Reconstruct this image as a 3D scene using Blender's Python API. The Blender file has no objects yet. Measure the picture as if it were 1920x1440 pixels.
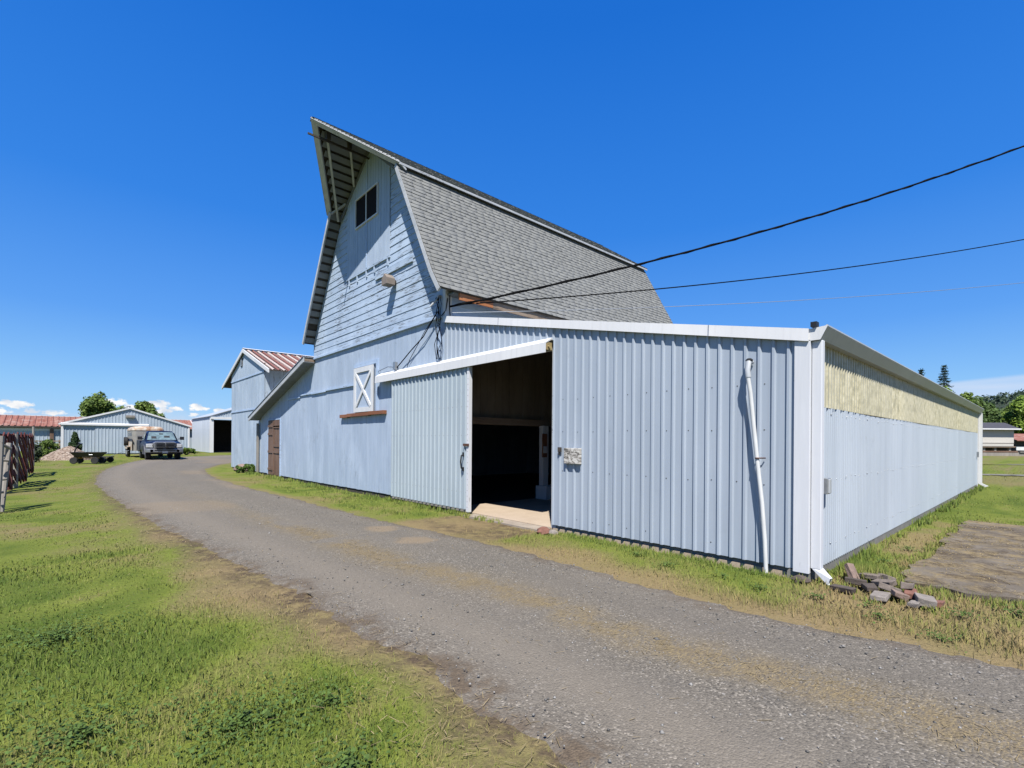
# Farmyard: gambrel barn with a long metal shed, seen from the lawn beside the gravel driveway.
SUN_E=5.0; ALB=.67; SKY_S=.10; SKY_SAT=1.35; SKY_HUE=.5; SKY_AIR=1.0; SKY_DUST=.1; SKY_OZ=1.6; CLOUD=5.3; SKY_GAIN=5.35; EXPO=.96
import bpy, math, random
import numpy as np
from mathutils import Vector, Matrix
random.seed(7); RNG=np.random.default_rng(11)
scene=bpy.context.scene
COL=scene.collection
# ------------------------------------------------------------------ camera
# The yard frame: x runs away from the front wall line into the buildings, y runs along the front
# wall line away from the metal shed's near corner, z is up; metres.
CAM=Vector((-5.62,-1.666,1.40)); FWD=Vector((0.6691,0.7431,0)).normalized(); RGT=Vector((FWD.y,-FWD.x,0))
ROLL=math.radians(0.43)
cd=bpy.data.cameras.new('camera'); cam=bpy.data.objects.new('camera',cd); COL.objects.link(cam)
cd.sensor_width=36; cd.sensor_fit='HORIZONTAL'; cd.lens=910/1920*36; cd.shift_y=(827-720)/1920
cd.clip_start=0.05; cd.clip_end=6000
UPV=Vector((0,0,1)); R_=RGT*math.cos(ROLL)+UPV*math.sin(ROLL); U_=UPV*math.cos(ROLL)-RGT*math.sin(ROLL); B_=-FWD
m=Matrix((R_,U_,B_)).transposed().to_4x4(); m.translation=CAM; cam.matrix_world=m
scene.camera=cam

# ------------------------------------------------------------------ helpers
ORG={}
def tag(o,label=None,cat=None,group=None,kind=None):
    if label:o['label']=label
    if cat:o['category']=cat
    if group:o['group']=group
    if kind:o['kind']=kind
    return o
def thing(name,label,cat,loc=(0,0,0),rot=0,group=None):
    o=bpy.data.objects.new(name,None); COL.objects.link(o); o.empty_display_size=.2
    o.location=loc; o.rotation_euler=(0,0,rot); ORG[o.name]=Vector(loc) if rot==0 else Vector((0,0,0))
    return tag(o,label,cat,group)
class MB:
    """collects shapes and links them as one mesh object"""
    def __init__(s): s.v=[]; s.f=[]; s.c={}; s.k=0
    def add(s,vs,fs):
        n=len(s.v); s.v+= [tuple(p) for p in vs]
        if s.k: s.c.update({len(s.f)+i:s.k for i in range(len(fs))})
        s.f+=[tuple(i+n for i in f) for f in fs]
    def quad(s,a,b,c,d): s.add([a,b,c,d],[(0,1,2,3)])
    def box(s,x0,x1,y0,y1,z0,z1):
        s.add([(x0,y0,z0),(x1,y0,z0),(x1,y1,z0),(x0,y1,z0),(x0,y0,z1),(x1,y0,z1),(x1,y1,z1),(x0,y1,z1)],
              [(3,2,1,0),(4,5,6,7),(0,1,5,4),(1,2,6,5),(2,3,7,6),(3,0,4,7)])
    def obox(s,c,sx,sy,sz,M):
        h=[(-1,-1,-1),(1,-1,-1),(1,1,-1),(-1,1,-1),(-1,-1,1),(1,-1,1),(1,1,1),(-1,1,1)]
        s.add([Vector(c)+M@Vector((a*sx/2,b*sy/2,d*sz/2)) for a,b,d in h],
              [(3,2,1,0),(4,5,6,7),(0,1,5,4),(1,2,6,5),(2,3,7,6),(3,0,4,7)])
    def bar(s,a,b,w,h,up=(0,0,1)):
        a=Vector(a);b=Vector(b);d=(b-a);L=d.length;d.normalize();u=Vector(up)
        r=d.cross(u); 
        if r.length<1e-4: u=Vector((1,0,0)); r=d.cross(u)
        r.normalize();u=r.cross(d).normalized()
        s.obox((a+b)/2,w,L,h,Matrix((r,d,u)).transposed())
    def prism(s,poly,axis,a,b):
        """poly: list of 2-d points, extruded along axis from a to b"""
        def P(p,t): return {'x':(t,p[0],p[1]),'y':(p[0],t,p[1]),'z':(p[0],p[1],t)}[axis]
        n=len(poly); s.add([P(p,a) for p in poly]+[P(p,b) for p in poly],
            [tuple(range(n))[::-1],tuple(range(n,2*n))]+[(i,(i+1)%n,n+(i+1)%n,n+i) for i in range(n)])
    def tube(s,path,r,n=8,cap=True):
        path=[Vector(p) for p in path]; k=len(path); rr=r if isinstance(r,(list,tuple)) else [r]*k
        base=len(s.v); u=None
        for i,p in enumerate(path):
            d=(path[min(i+1,k-1)]-path[max(i-1,0)]).normalized()
            if u is None:
                u=d.cross(Vector((0,0,1)))
                if u.length<1e-3:u=d.cross(Vector((1,0,0)))
            u=(u-d*u.dot(d)).normalized(); w=d.cross(u)
            for j in range(n):
                a=2*math.pi*j/n; s.v.append(tuple(p+(u*math.cos(a)+w*math.sin(a))*rr[i]))
        for i in range(k-1):
            for j in range(n):
                s.f.append((base+i*n+j,base+i*n+(j+1)%n,base+(i+1)*n+(j+1)%n,base+(i+1)*n+j))
        if cap:
            s.f.append(tuple(base+j for j in range(n))[::-1]); s.f.append(tuple(base+(k-1)*n+j for j in range(n)))
    def loft(s,secs,cap=True):
        n=len(secs[0]); base=len(s.v)
        for sec in secs: s.v+=[tuple(p) for p in sec]
        if s.k: s.c.update({len(s.f)+i:s.k for i in range((len(secs)-1)*n+2*cap)})
        for i in range(len(secs)-1):
            for j in range(n):
                s.f.append((base+i*n+j,base+i*n+(j+1)%n,base+(i+1)*n+(j+1)%n,base+(i+1)*n+j))
        if cap:
            s.f.append(tuple(base+j for j in range(n))[::-1]); s.f.append(tuple(base+(len(secs)-1)*n+j for j in range(n)))
    def lathe(s,prof,c,axis='z',n=16):
        """prof: (r,h) pairs round an axis through c"""
        secs=[]
        for r,h in prof:
            L=[]
            for j in range(n):
                a=2*math.pi*j/n; p=(r*math.cos(a),r*math.sin(a))
                L.append({'z':(c[0]+p[0],c[1]+p[1],c[2]+h),'x':(c[0]+h,c[1]+p[0],c[2]+p[1]),'y':(c[0]+p[1],c[1]+h,c[2]+p[0])}[axis])
            secs.append(L)
        s.loft(secs)
    def build(s,name,mat,parent=None,smooth=False,bevel=0,angle=35):
        me=bpy.data.meshes.new(name); o=bpy.data.objects.new(name,me); COL.objects.link(o)
        off=Vector((0,0,0))
        if parent is not None:
            o.parent=parent; off=ORG.get(parent.name,Vector((0,0,0))); ORG[o.name]=off
        me.from_pydata([tuple(Vector(p)-off) for p in s.v],[],s.f); me.update()
        for mm in (mat if isinstance(mat,(list,tuple)) else [mat]): me.materials.append(mm)
        for i,k in s.c.items(): me.polygons[i].material_index=k
        if smooth:
            me.shade_auto_smooth if False else None
            me.polygons.foreach_set('use_smooth',[True]*len(me.polygons))
            try:
                import bmesh as _b
                bm=_b.new(); bm.from_mesh(me)
                for e in bm.edges:
                    if len(e.link_faces)==2 and e.calc_face_angle(0)>math.radians(angle): e.smooth=False
                bm.to_mesh(me); bm.free()
            except Exception: pass
        if bevel:
            md=o.modifiers.new('bevel','BEVEL'); md.width=bevel; md.segments=2; md.limit_method='ANGLE'; md.angle_limit=math.radians(40)
        return o
def npmesh(name,verts,faces,mat,attr=None,uv=None,smooth=False,parent=None):
    """verts (n,3), faces (m,k) arrays; attr: dict of per-vertex float or rgb arrays"""
    verts=np.asarray(verts,dtype=np.float32); faces=np.asarray(faces,dtype=np.int32); k=faces.shape[1]
    me=bpy.data.meshes.new(name); me.vertices.add(len(verts)); me.vertices.foreach_set('co',verts.ravel())
    me.loops.add(faces.size); me.loops.foreach_set('vertex_index',faces.ravel())
    me.polygons.add(len(faces)); me.polygons.foreach_set('loop_start',np.arange(0,faces.size,k,dtype=np.int32))
    me.polygons.foreach_set('loop_total',np.full(len(faces),k,dtype=np.int32))
    me.update(calc_edges=True)
    for nme,a in (attr or {}).items():
        a=np.asarray(a,dtype=np.float32)
        if a.ndim==1:
            at=me.attributes.new(nme,'FLOAT','POINT'); at.data.foreach_set('value',a)
        else:
            at=me.attributes.new(nme,'FLOAT_COLOR','POINT'); b=np.ones((len(a),4),np.float32); b[:,:3]=a; at.data.foreach_set('color',b.ravel())
    if smooth: me.polygons.foreach_set('use_smooth',np.ones(len(faces),dtype=bool))
    me.materials.append(mat); o=bpy.data.objects.new(name,me); COL.objects.link(o)
    if parent is not None:
        o.parent=parent; off=ORG.get(parent.name,Vector((0,0,0))); ORG[o.name]=off
        if off.length>0: verts=verts-np.array(off,dtype=np.float32); me.vertices.foreach_set('co',verts.ravel()); me.update()
    return o
_tab=np.random.default_rng(3).random((512,512))
def vn(x,y,sc,seed=0):
    """value noise 0..1"""
    x=np.asarray(x)/sc+seed*17.31+1000; y=np.asarray(y)/sc+seed*9.77+1000
    xi=np.floor(x).astype(int); yi=np.floor(y).astype(int); fx=x-xi; fy=y-yi
    fx=fx*fx*(3-2*fx); fy=fy*fy*(3-2*fy)
    g=lambda a,b:_tab[a%512,b%512]
    return (g(xi,yi)*(1-fx)+g(xi+1,yi)*fx)*(1-fy)+(g(xi,yi+1)*(1-fx)+g(xi+1,yi+1)*fx)*fy
def fbm(x,y,sc,seed=0): return .5*vn(x,y,sc,seed)+.3*vn(x,y,sc/2.1,seed+1)+.2*vn(x,y,sc/4.3,seed+2)
def sstep(a,b,x):
    t=np.clip((x-a)/(b-a),0,1); return t*t*(3-2*t)

# ------------------------------------------------------------------ materials
class NT:
    def __init__(s,name):
        s.m=bpy.data.materials.new(name); s.m.use_nodes=True; s.t=s.m.node_tree
        s.b=s.t.nodes['Principled BSDF']; s.out=s.t.nodes['Material Output']
    def n(s,typ,**kw):
        nd=s.t.nodes.new(typ)
        for k,v in kw.items():
            if k.startswith('_'): nd.inputs[k[1:].replace('_',' ')].default_value=v
            else: setattr(nd,k,v)
        return nd
    def l(s,a,b): s.t.links.new(a,b)
    def coord(s,scale=(1,1,1),kind='Object',rot=(0,0,0)):
        tc=s.n('ShaderNodeTexCoord'); mp=s.n('ShaderNodeMapping'); mp.inputs['Scale'].default_value=scale; mp.inputs['Rotation'].default_value=rot
        s.l(tc.outputs[kind],mp.inputs['Vector']); return mp.outputs['Vector']
    def noise(s,vec,scale,detail=4,rough=.55,dist=0):
        nd=s.n('ShaderNodeTexNoise'); nd.inputs['Scale'].default_value=scale; nd.inputs['Detail'].default_value=detail
        nd.inputs['Roughness'].default_value=rough; nd.inputs['Distortion'].default_value=dist
        s.l(vec,nd.inputs['Vector']); return nd.outputs['Fac']
    def ramp(s,fac,*stops):
        r=s.n('ShaderNodeValToRGB'); e=r.color_ramp.elements
        if all(not isinstance(c,tuple) for _,c in stops): r.label='factor'
        while len(e)<len(stops): e.new(.5)
        for i,(p,c) in enumerate(stops):
            e[i].position=p; e[i].color=(c if isinstance(c,tuple) else (c,c,c))+(1,)
        s.l(fac,r.inputs['Fac']); return r.outputs['Color']
    def mix(s,fac,a,b,mode='MIX'):
        mx=s.n('ShaderNodeMix',data_type='RGBA',blend_type=mode)
        for sock,v in ((mx.inputs['Factor'],fac),(mx.inputs['A'],a),(mx.inputs['B'],b)):
            if hasattr(v,'is_linked'): s.l(v,sock)
            elif isinstance(v,tuple): sock.default_value=v+(1,)
            else: sock.default_value=v
        return mx.outputs['Result']
    def math(s,op,a,b=0.):
        md=s.n('ShaderNodeMath',operation=op)
        for sock,v in ((md.inputs[0],a),(md.inputs[1],b)):
            if hasattr(v,'is_linked'): s.l(v,sock)
            else: sock.default_value=v
        return md.outputs[0]
    def attr(s,name):
        return s.n('ShaderNodeAttribute',attribute_name=name)
    def bump(s,h,strength=.4,dist=.01):
        bp=s.n('ShaderNodeBump'); bp.inputs['Strength'].default_value=strength; bp.inputs['Distance'].default_value=dist
        s.l(h,bp.inputs['Height']); s.l(bp.outputs['Normal'],s.b.inputs['Normal'])
    def done(s,col=None,rough=.7,metal=0,spec=None):
        if col is not None:
            if isinstance(col,tuple): s.b.inputs['Base Color'].default_value=col+(1,)
            else: s.l(col,s.b.inputs['Base Color'])
        if hasattr(rough,'is_linked'): s.l(rough,s.b.inputs['Roughness'])
        else: s.b.inputs['Roughness'].default_value=rough
        s.b.inputs['Metallic'].default_value=metal
        if spec is not None: s.b.inputs['Specular IOR Level'].default_value=spec
        return s.m
def plain(name,col,rough=.6,metal=0,var=.12,sc=9,bump=0,spec=None):
    q=NT(name); v=q.coord(); f=q.noise(v,sc,5)
    lo=tuple(c*(1-var) for c in col); hi=tuple(min(1,c*(1+var)) for c in col)
    c=q.ramp(f,(.3,lo),(.7,hi))
    if bump: q.bump(q.noise(v,sc*6,4),bump,.01)
    return q.done(c,rough,metal,spec)
def paintwood(name,a,b,wood,grain='z',peel=.64,amount=1.,rough=.62,spec=.35):
    """weathered paint on boards: streaks along the grain, flecks of bare wood"""
    q=NT(name)
    st={'z':(5,9,.55),'y':(5,.5,9),'x':(.5,5,9)}[grain]; fi={'z':(24,40,3.2),'y':(24,3.2,40),'x':(3.2,24,40)}[grain]
    f=q.noise(q.coord(st),1.1,6,.6); c=q.ramp(f,(.28,a),(.72,b))
    big=q.noise(q.coord((1.1,1.1,.3)),1.5,5,.6); c=q.mix(q.ramp(big,(.42,0.),(.68,.24*amount)),c,tuple(x*.78 for x in a)); fd=q.noise(q.coord((.9,.9,.45)),1.6,5,.65); c=q.mix(q.ramp(fd,(.50,0.),(.66,.45)),c,tuple(min(1,x*1.10+.03) for x in b))
    p1=q.noise(q.coord(fi),1.,5,.65); p2=q.noise(q.coord((1,1,1)),.9,4)
    pk=q.math('ADD',q.math('MULTIPLY',p1,.75),q.math('MULTIPLY',p2,.35))
    c=q.mix(q.ramp(pk,(peel,0.),(peel+.045,.85)),c,wood)
    q.bump(q.math('SUBTRACT',q.noise(q.coord(fi),1.3,4),q.ramp(pk,(peel,0.),(peel+.03,.5))),.35,.004)
    return q.done(c,rough,0,spec)
def sheetmetal(name,a,b,rough=.42,stain=.25,stcol=(.25,.27,.28),metal=0.):
    q=NT(name); f=q.noise(q.coord((1,1,.35)),1.6,5); c=q.ramp(f,(.3,a),(.7,b))
    tc=q.n('ShaderNodeTexCoord'); sx=q.n('ShaderNodeSeparateXYZ'); q.l(tc.outputs['Object'],sx.inputs[0])
    wn=q.n('ShaderNodeTexWhiteNoise',noise_dimensions='1D'); q.l(q.math('FLOOR',q.math('DIVIDE',q.math('ADD',sx.outputs['X'],sx.outputs['Y']),.895)),wn.inputs['W'])
    c=q.mix(q.math('MULTIPLY',wn.outputs['Value'],.30),c,tuple(x*.80 for x in a))
    sk=q.noise(q.coord((16,16,.35)),1.,4,.7); c=q.mix(q.ramp(sk,(.50,0.),(.74,.30)),c,tuple(x*.66 for x in a))
    s=q.noise(q.coord((2.2,2.2,2.2)),1.7,6,.65); c=q.mix(q.ramp(s,(.6,0.),(.78,stain)),c,stcol)
    s2=q.noise(q.coord((30,30,4)),1.,3); c=q.mix(q.ramp(s2,(.68,0.),(.8,stain*.8)),c,stcol)
    q.bump(q.noise(q.coord((1.5,1.5,.8)),2.,2),.16,.02)
    return q.done(c,rough,metal,.4)
BLUE_A=(.385,.478,.618); BLUE_B=(.505,.60,.735)
M={}
M['boards']=paintwood('blue_painted_boards',BLUE_A,BLUE_B,(.26,.29,.33),'z',.655,1.5)
M['claps']=paintwood('blue_painted_clapboards',(.39,.50,.66),(.51,.62,.77),(.17,.19,.215),'y',.595)
M['sideclaps']=paintwood('blue_painted_side_boards',(.44,.57,.77),(.56,.68,.86),(.22,.24,.27),'x',.66)
M['annexboards']=paintwood('pale_blue_worn_boards',(.38,.48,.60),(.54,.63,.73),(.27,.29,.31),'z',.63,1.6)
M['bluetrim']=paintwood('blue_trim',(.40,.53,.74),(.5,.62,.8),(.2,.21,.23),'y',.64)
M['white']=sheetmetal('white_painted_metal',(.77,.775,.785),(.83,.83,.835),.42,.10,(.45,.43,.40))
M['whitewood']=paintwood('white_painted_wood',(.68,.70,.73),(.80,.81,.82),(.4,.38,.35),'z',.72)
M['whitechip']=paintwood('chipped_white_corner_trim',(.72,.74,.78),(.78,.80,.84),(.16,.13,.12),'z',.695)
M['metal']=sheetmetal('pale_blue_sheet_metal',(.415,.48,.57),(.47,.535,.625),.38,.14)
M['metal2']=sheetmetal('dusty_blue_sheet_metal',(.42,.495,.555),(.49,.57,.63),.42,.36)
M['metalside']=sheetmetal('bright_pale_sheet_metal',(.47,.53,.605),(.53,.59,.665),.36,.30)
M['metalfar']=sheetmetal('far_shed_sheet_metal',(.42,.50,.58),(.50,.57,.65),.45,.08)
M['gutter']=sheetmetal('grey_gutter_metal',(.50,.53,.56),(.58,.60,.63),.35,.08)
M['galv']=plain('galvanised_steel',(.45,.47,.49),.35,.6,.15,12)
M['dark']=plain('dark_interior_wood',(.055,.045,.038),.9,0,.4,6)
M['shadeboards']=paintwood('shade_dark_inner_boards',(.17,.14,.11),(.26,.22,.175),(.08,.07,.06),'z',.7)  # brown timber with the indoor shade darkened into its colour
M['black']=plain('black_plastic',(.012,.012,.013),.5,0,.2,20)
M['rubber']=plain('tyre_rubber',(.018,.018,.018),.85,0,.3,30)
M['bare']=paintwood('bare_reddish_board',(.20,.075,.035),(.32,.13,.06),(.09,.05,.03),'y',.7)
M['orange']=paintwood('fresh_orange_board',(.42,.16,.06),(.55,.22,.09),(.25,.1,.05),'x',.75)
M['oldwood']=paintwood('weathered_fascia_board',(.24,.17,.12),(.36,.28,.21),(.06,.05,.045),'x',.6)
M['doorwood']=paintwood('brown_plank_door',(.13,.075,.05),(.22,.135,.095),(.06,.045,.04),'z',.66)
M['greywood']=paintwood('grey_weathered_wood',(.24,.215,.19),(.36,.33,.29),(.1,.09,.08),'z',.66)
M['maroon']=paintwood('maroon_painted_planks',(.10,.034,.034),(.17,.065,.06),(.05,.03,.03),'x',.68,1.,.95,.08)
M['glass']=plain('dark_window_glass',(.012,.013,.016),.06,0,.1,2,0,.6)
M['screen']=plain('dark_window_screen',(.016,.013,.014),.8,0,.2,40,0,.08)
M['wire']=plain('black_cable',(.006,.006,.007),.8,0,.2,20,0,.05)
M['wiregrey']=plain('grey_wire',(.35,.38,.42),.4,.3,.1,20)
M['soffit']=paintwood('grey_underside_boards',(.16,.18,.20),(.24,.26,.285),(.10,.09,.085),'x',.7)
M['rake']=paintwood('worn_white_rake_board',(.42,.45,.48),(.58,.60,.63),(.2,.2,.2),'y',.65)
M['pvc']=plain('white_pvc_pipe',(.72,.73,.73),.35,0,.06,8)
M['rust']=plain('rusty_steel',(.12,.05,.03),.8,.2,.4,25)
def _concrete(name,a,b,sc=4):
    q=NT(name); v=q.coord(); c=q.ramp(q.noise(v,sc,8,.65),(.3,a),(.7,b)); c=q.mix(q.ramp(q.noise(v,sc*22,3),(.55,0.),(.75,.35)),c,tuple(x*.6 for x in a))
    q.bump(q.noise(v,sc*14,5),.4,.01); return q.done(c,.9)
M['concrete']=_concrete('dusty_concrete',(.30,.25,.20),(.42,.36,.29))
M['tanfloor']=_concrete('tan_concrete_floor',(.42,.33,.24),(.52,.42,.32),2)
M['foundation']=_concrete('grey_foundation',(.17,.165,.155),(.27,.26,.24))
def _fibre():
    q=NT('yellowed_fibreglass_sheet'); v=q.coord((1,1,.6)); c=q.ramp(q.noise(v,14,6,.7),(.38,(.36,.34,.23)),(.5,(.56,.515,.34)),(.66,(.76,.71,.52)))
    c=q.mix(q.ramp(q.noise(q.coord((1,1,.1)),2.5,3),(.4,0.),(.7,.35)),c,(.62,.59,.46)); tc=q.n('ShaderNodeTexCoord'); sx=q.n('ShaderNodeSeparateXYZ'); q.l(tc.outputs['Object'],sx.inputs[0]); wn=q.n('ShaderNodeTexWhiteNoise',noise_dimensions='1D'); q.l(q.math('FLOOR',q.math('DIVIDE',sx.outputs['X'],.94)),wn.inputs['W']); c=q.mix(q.math('MULTIPLY',wn.outputs['Value'],.4),c,(.50,.48,.37)); return q.done(c,.5)
M['fibre']=_fibre()
def _rustroof(name,ax):
    q=NT(name); s={'x':(5,.25,.25),'y':(.25,5,.25)}[ax]
    f=q.noise(q.coord(s),1.3,4); g=q.noise(q.coord((1,1,1)),1.2,6,.7)
    c=q.ramp(f,(.35,(.22,.085,.065)),(.62,(.33,.15,.115)))
    c=q.mix(q.ramp(g,(.50,0.),(.66,.55)),c,(.46,.36,.31)); return q.done(c,.75,0,.15)
M['redroof']=_rustroof('rusty_red_roofing','x')
def _annexroof():
    q=NT('red_and_white_worn_ribbed_roof'); tc=q.n('ShaderNodeTexCoord'); sp=q.n('ShaderNodeSeparateXYZ'); q.l(tc.outputs['Object'],sp.inputs[0])
    w=q.math('SINE',q.math('MULTIPLY',sp.outputs['X'],2*math.pi/.42)); w=q.math('ADD',q.math('MULTIPLY',w,.5),.5)
    n=q.noise(q.coord((1,1,1)),2.5,5,.65); k=q.math('ADD',w,q.math('MULTIPLY',q.math('SUBTRACT',n,.5),.9))
    c=q.ramp(k,(.38,(.27,.11,.08)),(.68,(.58,.48,.43))); return q.done(c,.6)
M['annexroof']=_annexroof()
def _shingle():
    q=NT('grey_asphalt_shingles'); a=q.attr('tint'); v=q.coord()
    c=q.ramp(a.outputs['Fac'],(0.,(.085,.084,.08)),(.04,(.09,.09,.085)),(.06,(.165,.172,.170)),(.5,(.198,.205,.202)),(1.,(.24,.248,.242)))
    g=q.noise(v,160,2); c=q.mix(q.ramp(g,(.35,.0),(.7,.4)),c,(.27,.275,.27)); g2=q.noise(v,.8,4); c=q.mix(q.ramp(g2,(.45,0.),(.75,.25)),c,(.165,.165,.15))
    q.bump(g,.5,.006); return q.done(c,.93,0,.2)
M['shingle']=_shingle()
def _vcol(name,rough=.75,trans=.25,nsc=0):
    q=NT(name); a=q.attr('col'); c=q.mix(1.,a.outputs['Color'],(1.,1.,1.),'MULTIPLY')
    if name in ('grass_blades','leaves'):
        ge=q.n('ShaderNodeNewGeometry'); ad=q.n('ShaderNodeVectorMath',operation='MULTIPLY_ADD'); q.l(ge.outputs['Normal'],ad.inputs[0]); ad.inputs[1].default_value=(.5,.5,.5) if name=='grass_blades' else (1,1,1); ad.inputs[2].default_value=(0,0,.5) if name=='grass_blades' else (0,0,.25)
        nn=q.n('ShaderNodeVectorMath',operation='NORMALIZE'); q.l(ad.outputs[0],nn.inputs[0]); q.l(nn.outputs[0],q.b.inputs['Normal'])
    q.l(c,q.b.inputs['Base Color']); q.b.inputs['Roughness'].default_value=rough; q.b.inputs['Specular IOR Level'].default_value=.25
    if trans:
        tr=q.n('ShaderNodeBsdfTranslucent'); q.l(c,tr.inputs['Color']); mx=q.n('ShaderNodeMixShader'); mx.inputs[0].default_value=trans
        q.l(q.b.outputs[0],mx.inputs[1]); q.l(tr.outputs[0],mx.inputs[2]); q.l(mx.outputs[0],q.out.inputs['Surface'])
    return q.m
M['blade']=_vcol('grass_blades',.7,.3)
M['leaf']=_vcol('leaves',.6,.3)
M['stone']=_vcol('loose_stones',.9,0)
M['bark']=plain('bark',(.085,.065,.05),.95,0,.35,14,.6)
# ------------------------------------------------------------------ light and sky
SUNV=Vector((-1.0,-1.0,2.18)).normalized()
sl=bpy.data.lights.new('sun','SUN'); sl.energy=SUN_E; sl.angle=math.radians(.53); sl.color=(1.0,.955,.88)
so=bpy.data.objects.new('sun',sl); COL.objects.link(so); so.rotation_euler=SUNV.to_track_quat('Z','Y').to_euler(); so.location=(-20,-20,40)
w=bpy.data.worlds.new('World'); scene.world=w; w.use_nodes=True
def world():
    t=w.node_tree; t.nodes.clear(); L=t.links.new
    def N(typ,**k):
        n=t.nodes.new(typ)
        for a,b in k.items(): setattr(n,a,b)
        return n
    def mth(op,a,b=0.,c=None):
        n=N('ShaderNodeMath',operation=op)
        for s,v in zip(n.inputs,(a,b) if c is None else (a,b,c)):
            if hasattr(v,'is_linked'): L(v,s)
            else: s.default_value=v
        return n.outputs[0]
    sky=N('ShaderNodeTexSky',sky_type='NISHITA'); sky.sun_disc=False
    sky.sun_elevation=math.asin(SUNV.z); sky.sun_rotation=math.radians(225); sky.air_density=SKY_AIR; sky.dust_density=SKY_DUST; sky.ozone_density=SKY_OZ; sky.altitude=50
    hs=N('ShaderNodeHueSaturation'); hs.inputs['Saturation'].default_value=SKY_SAT; hs.inputs['Value'].default_value=1.; hs.inputs['Hue'].default_value=SKY_HUE
    L(sky.outputs[0],hs.inputs['Color'])
    tc=N('ShaderNodeTexCoord'); sp=N('ShaderNodeSeparateXYZ'); L(tc.outputs['Generated'],sp.inputs[0])
    az=mth('MULTIPLY',mth('ARCTAN2',sp.outputs['X'],sp.outputs['Y']),180/math.pi)
    el=mth('MULTIPLY',mth('ARCSINE',sp.outputs['Z']),180/math.pi)
    cv=N('ShaderNodeCombineXYZ'); L(az,cv.inputs[0]); L(mth('MULTIPLY',el,1.6),cv.inputs[1])
    nz=N('ShaderNodeTexNoise'); nz.inputs['Scale'].default_value=1.5; nz.inputs['Detail'].default_value=7; nz.inputs['Roughness'].default_value=.6; L(cv.outputs[0],nz.inputs['Vector'])
    nb=N('ShaderNodeTexNoise'); nb.inputs['Scale'].default_value=.42; nb.inputs['Detail'].default_value=5; L(cv.outputs[0],nb.inputs['Vector'])
    n1=mth('SUBTRACT',nz.outputs['Fac'],.5)
    def puff(a0,e0,ha,he,gain=4.2,soft=1.5):
        da=mth('DIVIDE',mth('SUBTRACT',az,a0),ha); de=mth('DIVIDE',mth('SUBTRACT',el,e0),he)
        # flatter underneath than on top
        r=mth('ADD',mth('MULTIPLY',da,da),mth('MULTIPLY',de,de))
        k=mth('ADD',mth('SUBTRACT',1.,r),mth('MULTIPLY',n1,gain)); k=mth('MULTIPLY',k,soft)
        n=N('ShaderNodeClamp'); L(k,n.inputs[0]); return n.outputs[0]
    cum=None
    for p in ((-3.6,2.75,1.05,.38),(-4.9,2.2,1.2,.35),(-2.7,2.25,.5,.25),(-1.35,2.12,.8,.26),(2.5,3.2,1.3,.5),(3.9,2.75,1.0,.4),(5.75,3.25,1.25,.42),(6.2,2.65,.8,.3),(8.85,3.25,.55,.36),(9.2,2.95,.9,.25),(10.9,2.85,.75,.28),(12.4,2.7,.7,.3),(8.6,2.35,.5,.25),(-18,3.2,3,.8),(-30,2.6,4,.7),(-48,3,3,.6),(1.2,2.5,.9,.3),(11.8,2.3,1.0,.3),(7.2,2.9,.6,.25)):
        q=puff(*p); cum=q if cum is None else mth('MAXIMUM',cum,q)
    low=puff(6.0,1.9,7.5,.9,1.6,.8)
    low2=puff(-3.0,1.7,3.5,.75,1.6,.8)
    low=mth('MAXIMUM',low,low2)
    # high thin cloud sheet on the right
    sv=N('ShaderNodeCombineXYZ'); L(mth('MULTIPLY',az,.12),sv.inputs[0]); L(mth('MULTIPLY',el,1.3),sv.inputs[1])
    sn=N('ShaderNodeTexNoise'); sn.inputs['Scale'].default_value=1.; sn.inputs['Detail'].default_value=5; L(sv.outputs[0],sn.inputs['Vector'])
    top=mth('ADD',5.55,mth('MULTIPLY',mth('SUBTRACT',az,85.),.06))
    def ss(x,a,b):
        n=N('ShaderNodeMapRange',interpolation_type='SMOOTHSTEP'); L(x,n.inputs[0]); n.inputs[1].default_value=a; n.inputs[2].default_value=b; return n.outputs[0]
    sheet=mth('MULTIPLY',ss(mth('SUBTRACT',top,el),-.1,.28),mth('MULTIPLY',ss(az,78.,84.),ss(el,2.6,4.2)))
    sheet=mth('MULTIPLY',sheet,mth('ADD',.62,mth('MULTIPLY',mth('SUBTRACT',sn.outputs['Fac'],.5),.9)))
    def mix(f,a,b):
        n=N('ShaderNodeMix',data_type='RGBA'); L(f,n.inputs['Factor'])
        for s,v in ((n.inputs['A'],a),(n.inputs['B'],b)):
            if hasattr(v,'is_linked'): L(v,s)
            else: s.default_value=v+(1,)
        return n.outputs['Result']
    rp=N('ShaderNodeValToRGB'); e=rp.color_ramp.elements
    ST=((0.,(.29,.53,.87)),(.055,(.215,.475,.86)),(.13,(.095,.32,.84)),(.25,(.030,.215,.76)),(.45,(.010,.148,.645)),(1.,(.006,.115,.56)))
    while len(e)<len(ST): e.new(.5)
    for i,(p,cc) in enumerate(ST): e[i].position=p; e[i].color=cc+(1,)
    L(mth('DIVIDE',el,90.),rp.inputs['Fac'])
    sc=N('ShaderNodeVectorMath',operation='SCALE'); L(rp.outputs['Color'],sc.inputs[0]); sc.inputs['Scale'].default_value=SKY_GAIN
    f85=N('ShaderNodeValue'); f85.outputs[0].default_value=.88
    skyc=mix(f85.outputs[0],hs.outputs[0],sc.outputs[0])
    c=mix(mth('MULTIPLY',low,.5),skyc,tuple(x*CLOUD for x in (.62,.70,.84)))
    c=mix(mth('MULTIPLY',sheet,1.15),c,tuple(x*CLOUD for x in (.58,.70,.90)))
    shade=ss(nb.outputs['Fac'],.36,.56)
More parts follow.
